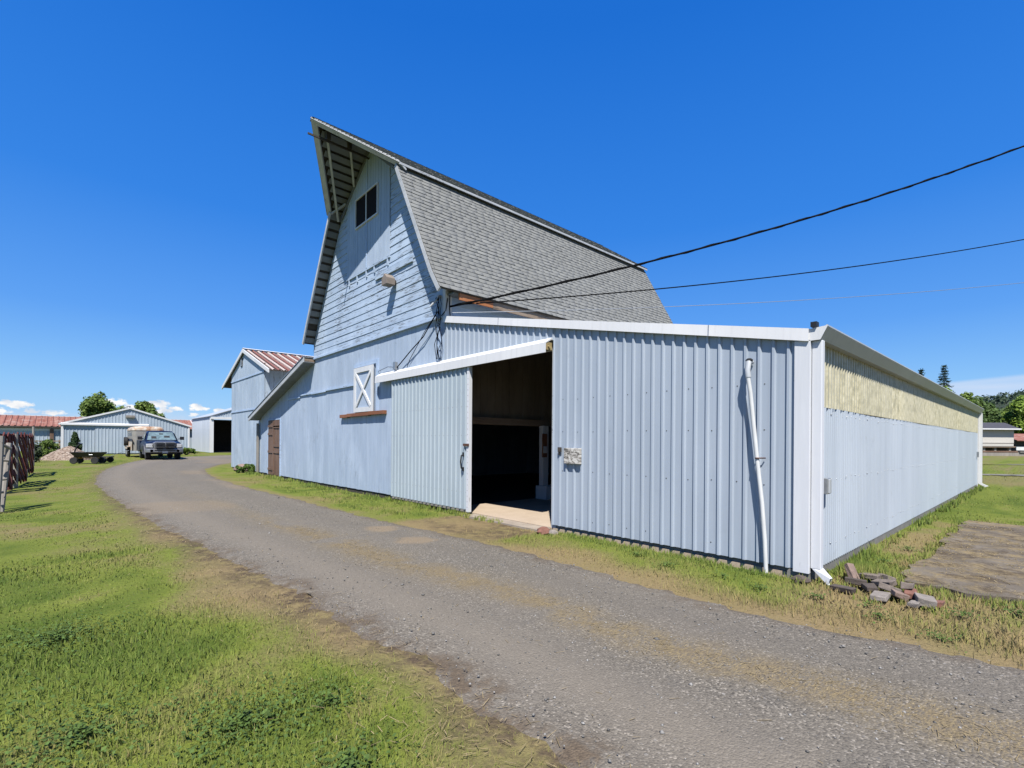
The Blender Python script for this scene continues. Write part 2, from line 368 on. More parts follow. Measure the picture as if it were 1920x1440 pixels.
    body=mix(shade,tuple(x*CLOUD for x in (.66,.72,.82)),tuple(x*CLOUD for x in (1.0,.99,.97)))
    c=mix(cum,c,body)
    bg=N('ShaderNodeBackground'); L(c,bg.inputs['Color']); bg.inputs['Strength'].default_value=SKY_S
    out=N('ShaderNodeOutputWorld'); L(bg.outputs[0],out.inputs['Surface'])
world()
vs=scene.view_settings; vs.view_transform='Standard'; vs.look='None'; vs.exposure=EXPO; vs.gamma=1; vs.use_curve_mapping=False

# ------------------------------------------------------------------ ground, driveway, slab
DL=[(-3.7,-10),(-3.85,-4),(-3.95,-1.5),(-4.0,.1),(-3.98,1),(-4.1,2.4),(-4.25,4.3),(-4.4,6),(-4.6,8),(-4.85,11.5),(-5.1,16.2),(-5.05,21),(-4.6,26.5),(-3.7,32),(-2.6,37),(-1.2,41),(3,45),(8,46.6),(24,48)]
DR=[(-1.25,-10),(-1.2,-4),(-1.22,-1.5),(-1.42,-.4),(-1.50,.6),(-1.42,2.2),(-1.47,3.7),(-1.55,5.1),(-1.68,6.6),(-1.76,9.9),(-1.90,14.5),(-1.85,18.5),(-1.35,23.2),(-.80,25.6),(1,30),(4,32),(9,33),(16,33.5),(30,34)]
DL=np.array(DL,float); DR=np.array(DR,float)
def smoothline(P,k=8):
    out=[]
    for i in range(len(P)-1):
        p0=P[max(i-1,0)];p1=P[i];p2=P[i+1];p3=P[min(i+2,len(P)-1)]
        n=max(2,int(np.linalg.norm(p2-p1)/.22)) if k is None else k
        for j in range(n):
            t=j/n; out.append(.5*((2*p1)+(-p0+p2)*t+(2*p0-5*p1+4*p2-p3)*t*t+(-p0+3*p1-3*p2+p3)*t**3))
    out.append(P[-1]); return np.array(out)
SL=smoothline(DL,16); SR=smoothline(DR,16)
_poly=np.vstack([SL,SR[::-1]])
def inpoly(x,y,P):
    x=np.asarray(x);y=np.asarray(y);r=np.zeros(x.shape,bool);j=len(P)-1
    for i in range(len(P)):
        xi,yi=P[i];xj,yj=P[j]
        if yi!=yj:
            c=((yi>y)!=(yj>y))&(x<(xj-xi)*(y-yi)/(yj-yi)+xi); r^=c
        j=i
    return r
def seg_dist(x,y,P):
    d=np.full(np.shape(x),1e9)
    for i in range(len(P)-1):
        a=P[i];b=P[i+1];ab=b-a;L2=(ab**2).sum()+1e-9
        t=np.clip(((x-a[0])*ab[0]+(y-a[1])*ab[1])/L2,0,1)
        d=np.minimum(d,np.hypot(x-a[0]-t*ab[0],y-a[1]-t*ab[1]))
    return d
SLAB=np.array([(.62,-.62),(6.4,-.70),(6.5,-5.5),(.35,-5.5)])
def buildings(x,y):
    return ((x>-.03)&(x<17.1)&(y>-.02)&(y<14.1))|((x>-.02)&(x<9)&(y>=14)&(y<25.2))|((y>53.8)&(x<2.6)&(x>-6.6))
GREEN=np.array([.098,.158,.019]); LGREEN=np.array([.215,.255,.048]); STRAW=np.array([.315,.238,.110]); BROWN=np.array([.16,.115,.065])
def dryness(x,y):
    """0 lush, 1 straw: worn towards the driveway's edges, patchy elsewhere"""
    dl=seg_dist(x,y,SL[::4]); dr=seg_dist(x,y,SR[::4])
    n=fbm(x,y,1.1,4); n2=fbm(x,y,.35,9); big=fbm(x,y,4.5,21)
    left=sstep(.92,.12,dl+(n-.5)*1.1)*.95*sstep(14,6,y)+sstep(.5,.05,dl+(n-.5)*.4)*.6*sstep(6,14,y)
    dz=((x>-1.6)&(x<.1)&(y>3.6)&(y<5.8))
    right=np.maximum(sstep(1.0,.25,dr+(n-.5)*1.0)*sstep(9,6,y)*.95*(1-.4*sstep(4,6,y)),dz*.95)+sstep(.30,.05,dr+(n-.5)*.35)*sstep(6,9,y)*.8
    right=np.maximum(right,((y<-.15)&(x>-1.2)&(x<7))*sstep(.22,.52,n)*.92)
    base=.06+sstep(.36,.70,.35*n+.4*big+.25*n2)*.50+.22*n2
    rf=(x>8)*sstep(.35,.6,fbm(x,y,6,31))*.7
    return np.clip(np.maximum(np.maximum(base,left),np.maximum(right,rf))+(n2-.5)*.25,0,1)
def ground():
    xs=np.concatenate([-np.geomspace(15,2500,26)[::-1],np.arange(-14.75,9.01,.25),np.geomspace(9.5,2500,40)])
    ys=np.concatenate([-np.geomspace(7,2500,20)[::-1],np.arange(-6.75,32,.25),np.geomspace(32.6,2500,40)])
    X,Y=np.meshgrid(xs,ys,indexing='ij'); x=X.ravel();y=Y.ravel()
    z=np.where((np.abs(x)<40)&(np.abs(y)<60),(fbm(x,y,.8,2)-.5)*.05-.02,-.02)
    inp=inpoly(x,y,_poly); z[inp]=-.03
    bd=buildings(x,y)|((x>-.1)&(x<17.2)&(y>-.1)&(y<25.3)); z[bd]=-.03
    near=(seg_dist(x,y,_poly[::6])<.45); z[near]=-.007
    d=dryness(x,y); dl=seg_dist(x,y,SL[::4])
    dirt=np.clip(sstep(.34,.02,dl+(fbm(x,y,.6,6)-.5)*.5)*np.interp(y,[8,20],[1,.5])+((x>-1.35)&(x<.1)&(y>3.5)&(y<5.9))*.75*sstep(.25,.5,fbm(x,y,.7,51)),0,1)
    n=len(ys); i,j=np.meshgrid(np.arange(len(xs)-1),np.arange(n-1),indexing='ij'); a=(i*n+j).ravel()
    o=npmesh('ground',np.stack([x,y,z],1),np.stack([a,a+n,a+n+1,a+1],1),ground_mat(),{'dry':d,'dirt':dirt},smooth=True)
    tag(o,kind='structure')
def ground_mat():
    q=NT('lawn_soil'); v=q.coord(); dry=q.attr('dry').outputs['Fac']; dirt=q.attr('dirt').outputs['Fac']
    n1=q.noise(v,1.3,6,.6); n2=q.noise(v,26,4,.7); n3=q.noise(v,.22,5); nb=q.noise(q.coord((.5,2.2,1),rot=(0,0,.9)),.5,4)
    k=q.math('ADD',dry,q.math('MULTIPLY',q.math('SUBTRACT',n2,.5),.5)); k=q.math('ADD',k,q.math('MULTIPLY',q.math('SUBTRACT',nb,.5),.5))
    c=q.ramp(k,(.0,(.078,.120,.018)),(.35,(.170,.205,.036)),(.62,(.195,.185,.065)),(1.,(.265,.20,.105)))
    c=q.mix(q.ramp(n2,(.5,0.),(.72,.5)),c,(.07,.075,.025))
    c=q.mix(q.math('MULTIPLY',dirt,q.ramp(q.noise(v,6,5,.7),(.40,.0),(.56,1.))),c,q.ramp(n2,(.3,(.062,.046,.033)),(.7,(.135,.10,.068))))
    q.bump(n2,.8,.03); return q.done(c,.95,0,.1)
def driveway():
    pl=smoothline(DL,None); 
    k=[]
    pL=[];pR=[]
    for i in range(len(DL)-1):
        n=max(3,int(np.linalg.norm(DL[i+1]-DL[i])/(.045 if -3<DL[i][1]<7 else .12 if DL[i][1]<16 else .3)))
        for P,out in ((DL,pL),(DR,pR)):
            p0=P[max(i-1,0)];p1=P[i];p2=P[i+1];p3=P[min(i+2,len(P)-1)]
            for j in range(n):
                t=j/n; out.append(.5*((2*p1)+(-p0+p2)*t+(2*p0-5*p1+4*p2-p3)*t*t+(-p0+3*p1-3*p2+p3)*t**3))
    pL=np.array(pL);pR=np.array(pR);nU=33;us=np.linspace(0,1,nU)
    N=len(pL); J=lambda P,k:(vn(P[:,0],P[:,1],.55,k)-.5)*.10+(vn(P[:,0],P[:,1],.17,k+1)-.5)*.12+(vn(P[:,0],P[:,1],.06,k+2)-.5)*.09
    jl=J(pL,1); jr=J(pR,5)
    V=pL[:,None,:]*(1-us)[None,:,None]+pR[:,None,:]*us[None,:,None]
    e=(V[:,-1]-V[:,0]); e/=np.linalg.norm(e,axis=1)[:,None]
    V[:,0]+=e*jl[:,None]; V[:,-1]+=e*jr[:,None]
    x=V[...,0].ravel();y=V[...,1].ravel();u=np.tile(us,N)
    z=.004+(fbm(x,y,.9,3)-.5)*.02+ .02*np.sin(np.pi*u)**.5; z=np.where(np.tile(np.arange(nU),N)%(nU-1)==0,-.0065,z)
    wid=np.repeat(np.linalg.norm(pR-pL,axis=1),nU); dl=u*wid; dr=(1-u)*wid
    strip=1.25*np.exp(-((u-np.interp(y,[-2,-.7,0,1.5,3.5,5.4,10],[.58,.565,.53,.53,.46,.47,.48]))/np.interp(y,[-2,3,8],[.09,.10,.08]))**2)*np.interp(y,[-3,4.5,7,14],[1,1,.55,.15])*sstep(.22,.5,fbm(x,y,.55,8))
    tan=np.maximum(sstep(.34,.18,np.hypot((x+2.1)/1.0,(y-5.32)/.95)+(vn(x,y,.15,4)-.5)*.16),sstep(.33,.2,np.hypot((x+2.12)/1.1,(y-4.2)/.85)+(vn(x,y,.15,4)-.5)*.16))
    tan=np.maximum(tan,sstep(.60,.76,fbm(x*1.0,y*.6,2.2,12))*.5*(y>8))
    edge=np.maximum(sstep(.25,.0,dl+(fbm(x,y,.5,6)-.5)*.5)*np.interp(y,[8,20],[1,.6]),sstep(.3,.0,dr+(fbm(x,y,.5,7)-.5)*.4)*.75)
    ruts=np.maximum(np.exp(-((u-.27)/.10)**2),np.exp(-((u-.78)/.09)**2))*(.45+.55*fbm(x,y*.5,1.2,71))
    dust=np.exp(-((u-.2)/.11)**2)*.6*(y>-1)
    i,j=np.meshgrid(np.arange(N-1),np.arange(nU-1),indexing='ij'); a=(i*nU+j).ravel()
    o=npmesh('driveway',np.stack([x,y,z],1),np.stack([a,a+1,a+nU+1,a+nU],1),drive_mat(),{'strip':strip,'tan':tan,'edge':edge,'dust':dust,'ruts':ruts},smooth=True)
    tag(o,kind='structure')
def drive_mat():
    q=NT('worn_gravel'); v=q.coord(); A=lambda n:q.attr(n).outputs['Fac']
    vo=q.n('ShaderNodeTexVoronoi',feature='F1'); vo.inputs['Scale'].default_value=92; q.l(v,vo.inputs['Vector'])
    vo2=q.n('ShaderNodeTexVoronoi',feature='F1'); vo2.inputs['Scale'].default_value=36; q.l(v,vo2.inputs['Vector'])
    sp=q.n('ShaderNodeSeparateColor'); q.l(vo.outputs['Color'],sp.inputs[0]); sp2=q.n('ShaderNodeSeparateColor'); q.l(vo2.outputs['Color'],sp2.inputs[0])
    c=q.ramp(sp.outputs[0],(0.,(.080,.072,.062)),(.25,(.142,.128,.106)),(.80,(.196,.175,.144)),(.93,(.270,.243,.20)),(1.,(.43,.387,.325)))
    st=q.math('MULTIPLY',q.math('GREATER_THAN',sp2.outputs[1],.93),q.math('LESS_THAN',vo2.outputs['Distance'],.33)); c=q.mix(q.math('MULTIPLY',st,.7),c,q.ramp(sp2.outputs[0],(0.,(.12,.12,.12)),(1.,(.45,.43,.40))))
    big=q.noise(v,.55,6,.6); c=q.mix(q.ramp(big,(.40,0.),(.68,.55)),c,(.20,.176,.145)); 
    m2=q.noise(v,3.5,5,.65); c=q.mix(q.ramp(m2,(.52,0.),(.75,.4)),c,(.12,.115,.11))
    c=q.mix(q.math('MULTIPLY',A('ruts'),q.ramp(q.noise(v,9,4,.7),(.3,.25),(.65,.75))),c,(.150,.134,.112)); c=q.mix(A('dust'),c,(.23,.20,.160)); fn=q.noise(v,48,3,.7); fs=q.noise(q.coord((30,90,30),rot=(0,0,.5)),1.,3,.7)
    sm=q.math('MULTIPLY',A('strip'),q.ramp(q.math('ADD',q.math('MULTIPLY',fs,.6),q.math('MULTIPLY',q.noise(v,5,4),.5)),(.42,.12),(.62,.95)))
    c=q.mix(sm,c,q.ramp(fs,(.3,(.13,.10,.068)),(.6,(.24,.19,.11)),(.75,(.40,.32,.18))))
    c=q.mix(q.math('MULTIPLY',A('tan'),q.ramp(fn,(.3,.2),(.6,.75))),c,(.30,.225,.14))
    c=q.mix(q.math('MULTIPLY',A('edge'),q.ramp(q.noise(v,6,5,.7),(.40,.0),(.56,1.))),c,q.ramp(fn,(.3,(.075,.058,.042)),(.7,(.17,.13,.09))))
    h=q.math('ADD',q.math('MULTIPLY',vo.outputs['Distance'],-1.),q.math('MULTIPLY',fn,.4)); q.bump(h,.55,.012); return q.done(c,.93,0,.2)
ground(); driveway()
def flat(name,pts,z,mat,jag=.0,seed=1):
    """a sheet with a ragged outline"""
    P=np.array(pts,float); out=[]
    for i in range(len(P)):
        a=P[i];b=P[(i+1)%len(P)];n=max(1,int(np.linalg.norm(b-a)/.25)) if jag else 1
        for j in range(n): out.append(a+(b-a)*j/n+(np.random.default_rng(seed*100+i*37+j).random(2)-.5)*jag)
    mb=MB(); mb.add([(p[0],p[1],z) for p in out],[tuple(range(len(out)))]); return tag(mb.build(name,mat),kind='structure')
def slab():
    q=NT('mossy_concrete_with_straw'); v=q.coord(); s=q.noise(q.coord((3.2,3.2,3.2)),1.,8,.72,.6); n=q.noise(v,1.4,5,.6); f=q.noise(v,38,4,.7)
    c=q.ramp(n,(.35,(.125,.105,.082)),(.65,(.21,.185,.155))); mm=q.math('ADD',q.math('MULTIPLY',s,.7),q.math('MULTIPLY',n,.35))
    c=q.mix(q.ramp(mm,(.50,0.),(.62,.85)),c,q.ramp(f,(.3,(.17,.125,.065)),(.7,(.36,.28,.145)))); c=q.mix(q.ramp(q.noise(q.coord((2.3,2.3,2.3)),1.3,7,.75,.5),(.49,0.),(.62,.9)),c,(.085,.066,.048))
    q.bump(q.math('ADD',f,s),.6,.015); mt=q.done(c,.95,0,.1)
    pts=[]
    P=SLAB
    for i in range(4):
        a=P[i];b=P[(i+1)%4];n=int(np.linalg.norm(b-a)/.12)
        for j in range(n): p_=a+(b-a)*j/n; pts.append(p_+(RNG.random(2)-.5)*.05+(np.array([fbm(p_[0],p_[1],.5,91),fbm(p_[0],p_[1],.5,95)])-.5)*.34)
    mb=MB(); mb.prism([tuple(p) for p in pts],'z',-.05,.030); tag(mb.build('concrete_slab',mt),'low mossy concrete slab strewn with straw beside the metal shed','slab')
    sc=MB(); sc.prism([(2.36,-1.98),(2.62,-2.05),(2.50,-2.32),(2.22,-2.25)],'z',.031,.055); tag(sc.build('dark_patch',M['dark']),'small dark flat patch on the mossy concrete slab','scrap')  # thin four-sided plate, darker than the slab around it
slab()
q=NT('bare_wheel_track'); v=q.coord(); mt=q.done(q.ramp(q.noise(v,3,6,.7),(.35,(.13,.12,.085)),(.7,(.25,.235,.20))),.95)
flat('path',[(42.0,1.2),(40.6,2.6),(46,-3.2),(56,-12),(58,-10.5),(47.5,-1.5)],.006,mt,.5,3)
flat('path',[(24.9,1.1),(25.7,1.6),(29.0,-2.6),(36,-9),(35,-10),(27.9,-3.3)],.006,mt,.4,5)

# ------------------------------------------------------------------ lawn grass, weeds, loose stones
def visible(x,y,z,mg=.25):
    dx=x-CAM.x;dy=y-CAM.y; f=dx*FWD.x+dy*FWD.y; r=dx*RGT.x+dy*RGT.y
    u=r/np.maximum(f,.01)*910/960; vv=(CAM.z-z)/np.maximum(f,.01)*910
    return (f>.8)&(np.abs(u)<1+mg)&(vv<760)
def blades(name,x,y,h,wd,col,lean=.55,z0=-.03):
    n=len(x); a=RNG.random(n)*2*np.pi; l=RNG.random(n)*lean; b=RNG.random(n)*2*np.pi
    bx=np.cos(a)*wd/2;by=np.sin(a)*wd/2
    tx=x+np.cos(b)*h*l;ty=y+np.sin(b)*h*l;tz=z0+h*np.sqrt(1-np.minimum(l,.95)**2*.8)
    mx=x+(tx-x)*.42;my=y+(ty-y)*.42;mz=z0+(tz-z0)*.58
    V=np.stack([np.stack([x-bx,y-by,np.full(n,z0)],1),np.stack([x+bx,y+by,np.full(n,z0)],1),np.stack([mx+bx*.7,my+by*.7,mz],1),np.stack([mx-bx*.7,my-by*.7,mz],1),np.stack([tx,ty,tz],1)],1).reshape(-1,3)
    i=np.arange(n)*5
    F=np.concatenate([np.stack([i,i+1,i+2],1),np.stack([i,i+2,i+3],1),np.stack([i+3,i+2,i+4],1)])
    return tag(npmesh(name,V,F,M['blade'],{'col':np.repeat(col,5,axis=0)}),kind='stuff')
def bladecol(d,n,r=None):
    sd=.16 if r is None else np.interp(r,[3,9,15],[.17,.09,.04]); vr=1. if r is None else np.interp(r,[3,8,15],[1.25,.7,.25])[:,None]
    t=np.clip(d+RNG.normal(0,1,n)*sd,0,1)[:,None]
    c=np.where(t<.45,GREEN+(LGREEN-GREEN)*(t/.45),LGREEN+(STRAW-LGREEN)*((t-.45)/.55))
    return c*(1.02+.55*vr*(RNG.random((n,1))-.5))
def lawn():
    xs=[];ys=[];hs=[];ws=[]
    # rings of falling density round the viewpoint: enough blades to hide the soil at every distance
    for r0,r1,dens,h,wd in ((1.5,3.2,5600,.048,.0052),(3.2,5,3200,.046,.0064),(5,8,1500,.036,.009),(8,13,520,.024,.013),(13,22,170,.020,.018),(22,48,34,.020,.030)):
        A=math.pi*(r1*r1-r0*r0)*.62; n=int(dens*A); a=RNG.random(n)*2*np.pi*.62+math.atan2(FWD.y,FWD.x)-np.pi*.62; r=np.sqrt(RNG.random(n)*(r1*r1-r0*r0)+r0*r0)
        x=CAM.x+np.cos(a)*r;y=CAM.y+np.sin(a)*r
        k=visible(x,y,0,.12); x=x[k];y=y[k]
        jit=(fbm(x,y,.22,14)-.5)*.40
        inside=inpoly(x+jit,y+jit,_poly[::2])
        k=~inside&~buildings(x,y)&~inpoly(x,y,SLAB)
        x=x[k];y=y[k]
        dr=seg_dist(x,y,_poly[::5]); keep=RNG.random(len(x))<np.clip(.12+dr*2.0,0,1)*np.where((x>-1.6)&(x<.1)&(y>3.6)&(y<5.75),.05+.5*(fbm(x,y,.45,61)>.60),1)
        x=x[keep];y=y[keep]; xs.append(x);ys.append(y);hs.append(h*(.6+.8*RNG.random(len(x)))*(.75+.5*fbm(x,y,.4,17)));ws.append(wd*(.7+.6*RNG.random(len(x))))
    x=np.concatenate(xs);y=np.concatenate(ys);h=np.concatenate(hs);wd=np.concatenate(ws)
    d=dryness(x,y); strip=(x>-2.0)&(y<26); h=np.where(strip,h*1.55,h)
    blades('lawn_grass',x,y,h,wd,bladecol(d,len(x),np.hypot(x-CAM.x,y-CAM.y)),.9)
    # taller unmown tufts along the walls and round the slab
    X=[];Y=[];H=[]
    def tuft(cx,cy,n,rad,hh):
        a=RNG.random(n)*2*np.pi;r=np.sqrt(RNG.random(n))*rad; X.append(cx+np.cos(a)*r);Y.append(cy+np.sin(a)*r);H.append(hh*(.5+.7*RNG.random(n)))
    for k in range(16): tuft(.35+RNG.random()*.3,-.25-RNG.random()*.35,130,.13,.17)
    for k in range(70): tuft(.3+RNG.random()*16,-.1-RNG.random()*.10,22,.08,.13)
    for k in range(80): tuft(-.08-RNG.random()*.14,RNG.random()*3.2,18,.06,.085)
    for k in range(30): tuft(-.12-RNG.random()*.12,5.5+RNG.random()*3.4,26,.08,.11)
    for k in range(70): tuft(-.14-RNG.random()*.3,9+RNG.random()*12,20,.12,.12)
    for k in range(90): tuft(-.15-RNG.random()*1.2,5.9+RNG.random()*8,16,.12,.07)
    for k in range(10): tuft(-.15-RNG.random()*.1,4.6+RNG.random()*1.0,30,.06,.10)
    for k in range(60): tuft(.5+RNG.random()*6,-.66+RNG.random()*.1,26,.08,.08)
    for k in range(46): tuft(.62+abs(RNG.normal(0,.5)),-.7-RNG.random()*2.4,14,.10,.05)
    for k in range(50): tuft(.36+RNG.random()*.25,-.62-RNG.random()*2.2,30,.09,.075)
    for k in range(34): tuft(-.35+RNG.random()*.8,-1.1+RNG.random()*1.0,16,.06,.075)
    for k in range(60): tuft(-.12-RNG.random()*.3,.9+RNG.random()*2.6,40,.10,.06)
    x=np.concatenate(X);y=np.concatenate(Y);h=np.concatenate(H); k=~buildings(x,y)&(RNG.random(len(x))>.0); x=x[k];y=y[k];h=h[k]
    r=np.hypot(x-CAM.x,y-CAM.y); dd=np.clip(dryness(x,y)*.55,0,1)
    blades('tall_grass',x,y,h,.0045+.0011*r,bladecol(dd,len(x)),.5)
    # clover and low broad-leaved weeds: darker patches
    C=[];n0=0
    for (cx,cy,rad) in ((-5.0,1.0,.5),(-5.6,1.4,.45),(-5.3,.2,.4),(-4.75,.35,.3),(-6.2,1.9,.6),(-5.75,.7,.3),(-6.6,2.6,.5),(-4.6,.9,.25),(-6.4,.9,.5),(-5.7,3.0,.5),(-7.2,1.6,.4),(-.62,1.25,.2),(-.58,.62,.16),(-.72,.2,.17),(-.6,-.25,.16),(-.8,-.75,.2),(-1.0,-1.15,.2),(-.45,1.75,.18),(-.5,-.62,.12),(-.2,-1.2,.2),(.2,-1.5,.2),(1.5,-.35,.2),(2.6,-.4,.22),(-.3,8,.14),(-.25,10.5,.2),(-.5,13,.3)):
        n=int(rad*rad*3400); a=RNG.random(n)*2*np.pi;r=np.abs(RNG.normal(0,.5,n))*rad; C.append(np.stack([cx+np.cos(a)*r,cy+np.sin(a)*r],1))
    P=np.concatenate(C); k=~inpoly(P[:,0]+.03,P[:,1],_poly[::2]); P=P[k]; n=len(P); s=.0045+.0065*RNG.random(n); a=RNG.random(n)*2*np.pi; tl=(RNG.random((n,2))-.5)*1.1; z=.004+.034*RNG.random(n)
    V=[]
    for (u,v_) in ((-1,-.6),(1,-.6),(.7,.8),(-.7,.8)):
        ux=np.cos(a)*u-np.sin(a)*v_;uy=np.sin(a)*u+np.cos(a)*v_
        V.append(np.stack([P[:,0]+ux*s,P[:,1]+uy*s,z+(ux*tl[:,0]+uy*tl[:,1])*s],1))
    V=np.stack(V,1).reshape(-1,3); i=np.arange(n)*4; col=np.array([.115,.185,.042])*(.65+.7*RNG.random(n))[:,None]
    tag(npmesh('clover_patches',V,np.stack([i,i+1,i+2,i+3],1),M['leaf'],{'col':np.repeat(col,4,axis=0)}),kind='stuff')
lawn()
def litter():
    n=26000; x=RNG.uniform(-4.2,-.5,n); y=RNG.uniform(-2.6,7,n); L=np.interp(y,DL[:,1],DL[:,0]);R=np.interp(y,DR[:,1],DR[:,0]); u=(x-L)/(R-L)
    s=np.exp(-((u-np.interp(y,[-2,-.7,0,1.5,3.5,5.4,10],[.58,.565,.53,.53,.46,.47,.48]))/.06)**2)*sstep(.25,.5,fbm(x,y,.55,8))
    k=(RNG.random(n)<s*.8+.012)&(u>0)&(u<1); x1,y1=x[k],y[k]
    m=9000; x2=RNG.uniform(.62,6.4,m);y2=RNG.uniform(-3.6,-.68,m); k2=sstep(.40,.58,fbm(x2,y2,.45,41))>RNG.random(m); x2,y2=x2[k2],y2[k2]
    e=3200; j=RNG.integers(0,len(SL)-1,e); x3=SL[j,0]+RNG.normal(-.25,.3,e); y3=SL[j,1]+RNG.normal(0,.2,e)
    x=np.concatenate([x1,x2,x3]);y=np.concatenate([y1,y2,y3]);n=len(x)
    h=.02+.06*RNG.random(n)**2; c=np.array([.44,.345,.19])*(.6+.55*RNG.random(n))[:,None]
    z0=np.concatenate([np.full(len(x1),.027),np.full(len(x2),.032),np.full(len(x3),.012)])
    a=RNG.random(n)*2*np.pi; wd=.0012+.0008*RNG.random(n); r=np.hypot(x-CAM.x,y-CAM.y); wd=wd*np.maximum(1,r/4)
    dx=np.cos(a)*h/2;dy=np.sin(a)*h/2;px=-np.sin(a)*wd;py=np.cos(a)*wd; t=RNG.random(n)*.008
    V=np.stack([np.stack([x-dx-px,y-dy-py,z0],1),np.stack([x-dx+px,y-dy+py,z0],1),np.stack([x+dx+px,y+dy+py,z0+t],1),np.stack([x+dx-px,y+dy-py,z0+t],1)],1).reshape(-1,3); i=np.arange(n)*4
    tag(npmesh('straw_litter',V,np.stack([i,i+1,i+2,i+3],1),M['blade'],{'col':np.repeat(c,4,axis=0)}),kind='stuff')
litter()
def stones():
    n=5500; x=RNG.uniform(-4.3,-.4,n);y=-2.2+RNG.random(n)**1.6*13
    k=inpoly(x,y,_poly[::2])&visible(x,y,0,.1); x=x[k];y=y[k];n=len(x); s=.0035+.008*RNG.random(n)**3; big=RNG.random(n)>.985; s[big]*=2.0
    base=np.array([(1,0,0),(-1,0,0),(0,1,0),(0,-1,0),(0,0,.75),(0,0,-.5)],float); F=np.array([(0,2,4),(2,1,4),(1,3,4),(3,0,4),(2,0,5),(1,2,5),(3,1,5),(0,3,5)])
    V=base[None]*s[:,None,None]*(.7+.6*RNG.random((n,6,3))); a=RNG.random(n)*6.28; ca=np.cos(a)[:,None];sa=np.sin(a)[:,None]
    X=V[...,0]*ca-V[...,1]*sa+x[:,None];Y=V[...,0]*sa+V[...,1]*ca+y[:,None];Z=V[...,2]+.022+.2*s[:,None]
    g=.10+.27*RNG.random(n)**1.5; col=np.stack([g*1.03,g,g*.94],1)
    tag(npmesh('loose_gravel',np.stack([X,Y,Z],2).reshape(-1,3),(F[None]+6*np.arange(n)[:,None,None]).reshape(-1,3),M['stone'],{'col':np.repeat(col,6,axis=0)}),kind='stuff')
stones()
# ------------------------------------------------------------------ wall helpers
def vboards(mb,y0,y1,zb,zt,x,pitch,seed,axis='y',out=-1,th=.022,gap=.007,jit=.004,wj=.12,breaks=()):
    """upright boards along y (or x); zb, zt functions of position"""
    r=np.random.default_rng(seed); a=y0
    while a<y1-.01:
        b=min(y1,a+pitch*(1+(r.random()-.5)*2*wj))
        if y1-b<pitch*.4:b=y1
        o=x+out*(r.random()*jit); i=x-out*th; c,d=a+gap/2,b-gap/2; e=(r.random()-.5)*.012
        mid=[k for k in breaks if c<k<d]; cs=[c]+mid+[d]
        for p,q_ in zip(cs[:-1],cs[1:]):
            if axis=='y': V=[(o,p,zb(p)+e),(o,q_,zb(q_)+e),(o,q_,zt(q_)),(o,p,zt(p)),(i,p,zb(p)+e),(i,q_,zb(q_)+e),(i,q_,zt(q_)),(i,p,zt(p))]
            else: V=[(p,o,zb(p)+e),(q_,o,zb(q_)+e),(q_,o,zt(q_)),(p,o,zt(p)),(p,i,zb(p)+e),(q_,i,zb(q_)+e),(q_,i,zt(q_)),(p,i,zt(p))]
            mb.add(V,[(0,1,2,3),(7,6,5,4),(0,4,5,1),(1,5,6,2),(2,6,7,3),(3,7,4,0)])
        a=b
def ribbed(mb,a0,a1,zb,zt,pos,axis,out,pitch,h,base,top,phase=0,dent=None):
    """trapezoid-rib sheet running along axis; ribs stand proud by h towards out"""
    pts=[]; k=math.floor((a0-phase)/pitch)
    while True:
        c=phase+k*pitch
        for o,d in ((-base/2,0),(-top/2,h),(top/2,h),(base/2,0)): pts.append((c+o,d))
        if c>a1+pitch: break
        k+=1
    pts=[p for p in pts if a0<p[0]<a1]; pts=[(a0,0)]+pts+[(a1,0)]
    for (p,d),(q_,e) in zip(pts[:-1],pts[1:]):
        if q_-p<1e-5: continue
        P=lambda s,dd,z:(pos+out*dd,s,z) if axis=='y' else (s,pos+out*dd,z)
        mb.quad(P(p,d,zb(p)),P(q_,e,zb(q_)),P(q_,e,zt(q_)),P(p,d,zt(p)))
def wavy(mb,a0,a1,zb,zt,pos,axis,out,pitch,h,n=8,phase=0):
    N=int((a1-a0)/pitch*n); A=[a0+(a1-a0)*i/N for i in range(N+1)]
    P=lambda s,z:(pos+out*h*.5*(1+math.sin(2*math.pi*(s+phase)/pitch)),s,z) if axis=='y' else (s,pos+out*h*.5*(1+math.sin(2*math.pi*(s+phase)/pitch)),z)
    base=len(mb.v)
    for s in A: mb.v+= [P(s,zb(s)),P(s,zt(s))]
    for i in range(N): mb.f.append((base+2*i,base+2*i+2,base+2*i+3,base+2*i+1))
K=lambda c:(lambda s:c)

# ================================================================== METAL SHED
shed=thing('metal_shed','long low pale blue metal shed with an open sliding door beside the gambrel barn','shed',(0,0,0))
RT=lambda y:2.575+(3.935-2.575)/6.6*y           # roof edge, top
RB=lambda y:RT(y)-.13
mb=MB(); ribbed(mb,.10,3.60,K(.085),lambda y:RB(y)+.02,0,'y',-1,.148,.024,.052,.024,.05)
ribbed(mb,3.60,6.64,K(3.0),lambda y:RB(y)+.02,0,'y',-1,.148,.024,.052,.024,.05)
mb.k=1; rr=np.random.default_rng(5)
for z in (.22,.95,1.55,2.05):
    for k in range(1,24,2):
        y=.05+k*.148-.055
        if y<3.55 and rr.random()>.12: mb.lathe([(0.0001,-.006),(.007,-.003),(.007,0)],(0,y,z+(rr.random()-.5)*.02),'x',6)
fw=mb.build('front_wall',[M['metal'],M['dark']],shed)
if 0: mb=MB()                                                        # crumpled lower corner of one sheet
if 0: mb.add([(-.03,2.72,.62),(-.05,2.66,.55),(-.034,2.58,.42),(-.028,2.60,.30),(-.036,2.70,.34),(-.045,2.75,.48),(-.075,2.68,.47)],[(0,1,6),(1,2,6),(2,3,6),(3,4,6),(4,5,6),(5,0,6)])
